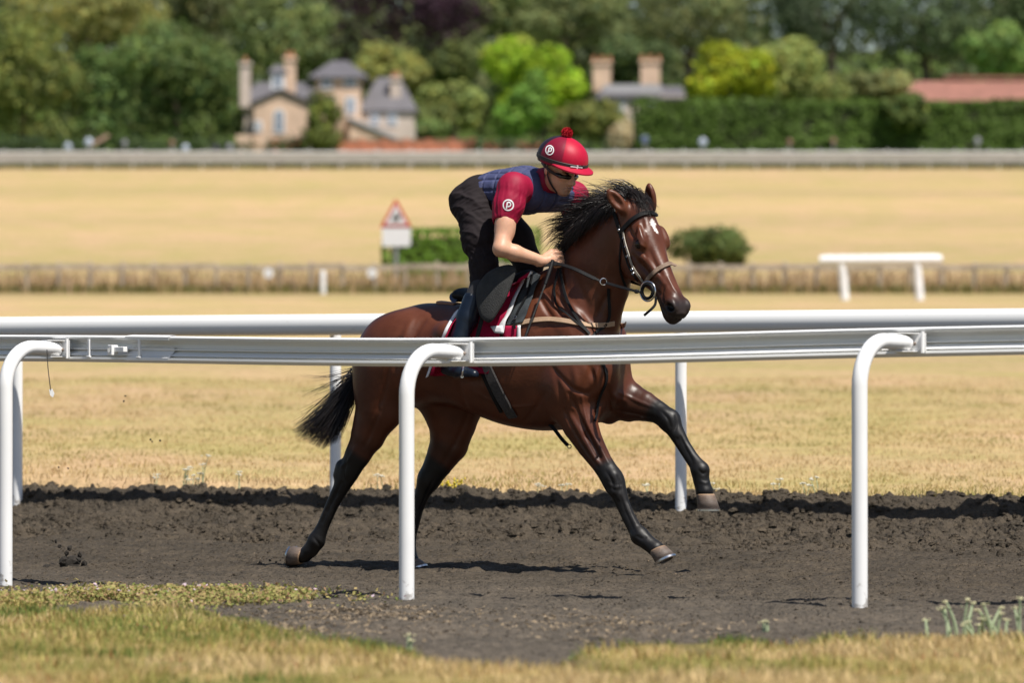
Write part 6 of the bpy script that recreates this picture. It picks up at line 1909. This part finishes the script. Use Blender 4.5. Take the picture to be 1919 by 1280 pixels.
b.prism([W(x_, y_, D - .088) for x_, y_ in ((740, 405), (740, 399), (742, 395), (745, 396), (744, 400), (746, 405))], (0, -.003, 0)); b.build('symbol', BLK, sg)
b = MB(); P = [W(x_, y_, D - .07) for x_, y_ in ((716, 427), (718, 424.5), (767, 424.5), (769.5, 427), (769.5, 459), (767, 461.5), (718, 461.5), (716, 459))]; b.prism(P, (0, -.012, 0)); b.build('plate', WPAINT, sg)
# short piece of rail on two legs
D = 134
sr = tag(empty('rail_section', gp(1650, D)), 'short white length of running rail on two slanting legs on the dry slope', 'rail section')
b = MB(); b.tube([W(1536, 488, D), W(1545, 488, D), W(1755, 486, D), W(1765, 486, D)], [.10, .125, .125, .10], 16); b.build('rail', DISCW, sr, smooth=True)
for a, e in ((1576, 1584), (1717, 1724)):
    b = MB(); g0 = gp(e, D - .05); b.tube([W(a, 490, D), W((a + e) / 2, 525, D), g0 - Vector((0, 0, .1))], .105, 12); b.build('leg', DISCW, sr, smooth=True)
# round heads by the far rail; pale ones stand in for blurred car-window glints
MK = [(127, 274, 13, 'pale'), (166, 266, 15, 'pale'), (233, 268, 11, 'grey'), (322, 268, 11, 'brown'), (347, 277, 13, 'pale'), (404, 277, 11, 'dark'), (430, 276, 13, 'grey'), (1208, 262, 15, 'blue'), (1317, 266, 15, 'pale'), (1480, 266, 11, 'brown'), (1562, 264, 11, 'brown'), (1832, 264, 13, 'grey')]
MCOL = {'pale': (.50, .54, .66), 'grey': (.26, .25, .28), 'brown': (.24, .12, .08), 'dark': (.07, .06, .09), 'blue': (.10, .12, .24)}
WHERE = ['left of the first dark tree trunk', 'second from the left under the dark trees', 'under the large rounded tree, left side', 'under the large rounded tree, middle', 'under the large rounded tree beside a brown one', 'between the rounded tree and the lodge', 'at the left foot of the lodge porch',
         'beside the cream plume plant', 'in front of the hedge under the yellow tree', 'in front of the hedge, right of the yellow tree', 'in front of the middle of the long hedge', 'in front of the right end of the long hedge']
for (px, py, w, k), wh_ in zip(MK, WHERE):
    D = 418; c0 = W(px, py, D); g0 = gp(px, D); r = tag(empty('marker_post', g0), '%s round topped marker %s' % (k, wh_), 'marker', 'round markers along the far rail')
    b = MB(); b.tube([Vector((c0.x, D, g0.z - .1)), Vector((c0.x, D, c0.z))], .08, 8); b.build('post', simple('marker_stake_' + k, (.3, .28, .26)) if k + '_s' not in MCOL else None, r)
    b = MB(); b.ball(c0, (w / 2 / FPX * D, .10, w / 2 / FPX * D * 1.15), 14, 10); b.build('head', simple('marker_' + k, MCOL[k], rough=.4, var=.05), r, smooth='all')
# a timber leaning on a pale stand at the left
r = tag(empty('timber', W(185, 264, 419)), 'pinkish brown plank leaning up beside a pale marker under the left trees', 'plank')
b = MB(); b.prism([W(160, 273, 419), W(200, 250, 419), W(207, 254, 419), W(168, 277, 419)], (0, .15, 0)); b.build('plank', simple('pink_timber', (.40, .25, .19), rough=.8), r)

# ------------------------------------------------------------------ plants by the track
STEMM = simple('pale_stem', (.34, .40, .24), rough=.8, var=.2)
def weed(name, label, x, y, h, n, head, headcol, group, cat, lean=.25, seed=0, stemw=.0035, leafy=10, hw=.02):
    rr = random.Random(seed); z = float(surf_z(np.array([x]), np.array([y]))[0]); r = tag(empty(name, (x, y, z)), label, cat, group)
    sm = MB(); hm = MB(); lv = []; lf = []
    hd = simple(name + '_flower', headcol, rough=.8, var=.15, scale=200) if (name, headcol) not in HEADS else HEADS[(name, headcol)]
    HEADS[(name, headcol)] = hd
    lm = MB()
    for i in range(n):
        a = rr.uniform(0, 6.28); l = rr.uniform(.1, 1) * lean * h; hh = h * rr.uniform(.6, 1)
        b0 = Vector((x + rr.uniform(-.02, .02), y + rr.uniform(-.02, .02), z - .02)); b2 = b0 + Vector((math.cos(a) * l, math.sin(a) * l, hh)); b1 = (b0 + b2) / 2 + Vector((-math.cos(a) * l * .25, -math.sin(a) * l * .25, 0))
        pts = crv([b0, b1, b2], 4); sm.tube(pts, [stemw * (1.2 - .08 * k) for k in range(len(pts))], 5)
        if head == 'umbel':
            for k in range(9):
                q = b2 + Vector((rr.gauss(0, hw * .6), rr.gauss(0, hw * .6), rr.uniform(-.004, .004))); hm.ball(q, (hw * .34, hw * .34, hw * .2), 6, 4)
        elif head == 'spike':
            for k in range(10):
                q = pts[-1].lerp(pts[4], k / 10) + Vector((rr.gauss(0, hw * .5), rr.gauss(0, hw * .5), 0)); hm.ball(q, hw * .33, 6, 4)
        for k in range(leafy):
            t = rr.uniform(.0, .8); p = pts[int(t * (len(pts) - 1))]; w = rr.uniform(0, 6.28); L = h * rr.uniform(.08, .2)
            d = Vector((math.cos(w), math.sin(w), rr.uniform(.1, .9))) * L; s = d.cross(Vector((0, 0, 1))).normalized() * L * .12
            lm.add([p, p + d * .5 + s, p + d, p + d * .5 - s], [(0, 1, 2, 3)])
    sm.build('stem', STEMM, r, smooth=True)
    if leafy: lm.build('leaf_spray', LEAFW, r)
    if hm.v: tag(hm.build('flower_head', hd, r, smooth='all'), kind='stuff')
    return r
HEADS = {}
LEAFW = simple('weed_leaf', (.26, .33, .17), rough=.8, var=.3, scale=60)
YG = 'white flowered weeds along the top of the bank'
for i, (px, py, h, w_) in enumerate([(290, 908, .12, 'left end of the row'), (345, 905, .14, 'second along, wide and leafy'), (365, 906, .13, 'third along, wide and leafy'), (378, 893, .20, 'tallest of the left group'), (452, 902, .13, 'left of the white post near the tail'), (713, 908, .10, 'between the tail and the near bent post'),
                                    (1010, 912, .09, 'under the horse belly'), (1058, 914, .08, 'just left of the reaching foreleg'), (1210, 908, .13, 'left of the far white post, single stem'), (1345, 914, .12, 'right of the lifted hoof'), (1458, 912, .14, 'right of the lifted hoof, flat topped'), (1512, 912, .13, 'between the lifted hoof and the right post'), (1536, 905, .17, 'slim and tall, nearest the right post')]):
    Yw = 36.7 if px < 800 else 36.0
    q = (29.85 + float(SH((px - CX) / FPX * 36)) - NQX * (px - CX) / FPX * 36) / NQY; Yw = q
    weed('yarrow', 'white flowered weed on the bank crest, ' + w_, (px - CX) / FPX * Yw, Yw, h * 1.35, 4 if i in (1, 2) else 2, 'umbel', (.62, .60, .50), YG, 'weed', .25, i, .0035, 6, .019)
for i, (px, h, n, w_) in enumerate([(850, .14, 9, 'left clump beside the near bent post'), (930, .06, 6, 'low clump under the horse belly')]):
    Yw = (29.8 + float(SH((px - CX) / FPX * 36)) - NQX * (px - CX) / FPX * 36) / NQY
    weed('ragwort', 'yellow flowered weed on the bank crest, ' + w_, (px - CX) / FPX * Yw, Yw, h * 1.3, n, 'spike', (.55, .42, .02), 'yellow flowered weeds on the bank', 'weed', .5, 50 + i, .0035, 5, .022)
FG = 'pale grey green flowering weeds in the front verge'
for i, (px, d, h, n, w_) in enumerate([(1728, 21.9, .085, 1, 'leftmost single stalk'), (1784, 21.9, .13, 3, 'tall forked one with two cream heads'), (1802, 22.0, .16, 2, 'tallest upright one'), (1826, 21.8, .08, 3, 'short bushy one'), (1852, 21.6, .13, 4, 'wide V shaped clump'), (1874, 21.7, .12, 3, 'leaning right from the clump'), (1912, 21.9, .16, 2, 'at the right edge'), (763, 20.8, .07, 2, 'small one at the left of the bare patch'), (1430, 22.2, .05, 2, 'tiny one in the middle of the verge')]):
    weed('everlasting', 'pale flowering weed in the front verge, ' + w_, (px - CX) / FPX * d, d, h * 1.2, n, 'umbel', (.60, .56, .34), FG, 'weed', .45, 80 + i, .008, 14, .013)
# mat of pink flowered creeping plants on the dirt, front left
n = 30000
cx_ = RNG.choice(4, n, p=[.3, .3, .25, .15]); X0 = np.array([-1.95, -1.6, -1.25, -2.2])[cx_]; Y0 = np.array([25.9, 26.2, 25.8, 25.4])[cx_]
x = X0 + RNG.normal(0, .24, n); y = Y0 + RNG.normal(0, .42, n)
m = fbm(x * 5, y * 2.2, 3, 33) > .43; x, y = x[m], y[m]; n = len(x)
col = pick([(.16, .20, .05), (.28, .27, .08), (.40, .32, .13), (.30, .16, .10)], RNG.random(n)); z = surf_z(x, y)
v = []; rg2 = np.random.default_rng(9)
c3 = np.stack([x, y, z + rg2.uniform(0, .05, n)], 1); nr = rg2.normal(0, .6, (n, 3)) + np.array([0, -.2, 1]); nr /= np.linalg.norm(nr, axis=1)[:, None]
t = np.cross(nr, rg2.normal(0, 1, (n, 3))); t /= np.linalg.norm(t, axis=1)[:, None]; s2 = np.cross(nr, t); s = rg2.uniform(.005, .013, n)[:, None]
fl = rg2.random(n) < .006; col[fl] = (.62, .48, .55); c3[fl, 2] = z[fl] + .055
v = np.stack([c3 - t * s, c3 + s2 * s * .7, c3 + t * s, c3 - s2 * s * .7], 1).reshape(-1, 3)
tag(link_mesh('ground_cover', np_mesh('ground_cover', v, np.arange(4 * n).reshape(n, 4), np.repeat(col, 4, 0)), GRASS), kind='stuff')
# earth flung up behind the hooves
rr = random.Random(21); b = MB()
def clod(c, r):
    M = Matrix.Rotation(rr.uniform(0, 6), 3, 'X') @ Matrix.Rotation(rr.uniform(0, 6), 3, 'Z')
    k = len(b.v); b.ball(c, (r * rr.uniform(.7, 1.3), r * rr.uniform(.6, 1.1), r * rr.uniform(.6, 1.2)), 7, 5, M)
    for i in range(k, len(b.v)):
        p = Vector(b.v[i]); b.v[i] = tuple(Vector(c) + (p - Vector(c)) * rr.uniform(.75, 1.25))
for px, py, r_ in ((136, 1056, .026), (120, 1052, .014), (158, 1060, .012), (118, 1060, .012), (86, 1066, .014), (128, 1071, .020), (146, 1048, .011), (125, 1038, .009), (131, 1028, .007), (162, 1066, .008), (112, 1024, .006), (150, 1040, .007), (105, 1015, .005)): clod(W(px, py, 30.9), r_ * 2.0)
for i in range(26): clod(W(rr.gauss(530, 28), rr.gauss(1062, 10), 30.9), rr.uniform(.003, .008))
for px, py in ((285, 828), (300, 826), (232, 752), (128, 878), (235, 742), (110, 876), (282, 824)): clod(W(px, py, 30.9), .005)
tag(b.build('dirt', simple('flung_earth', (.022, .018, .014), rough=1, var=.3, scale=60)), kind='stuff')
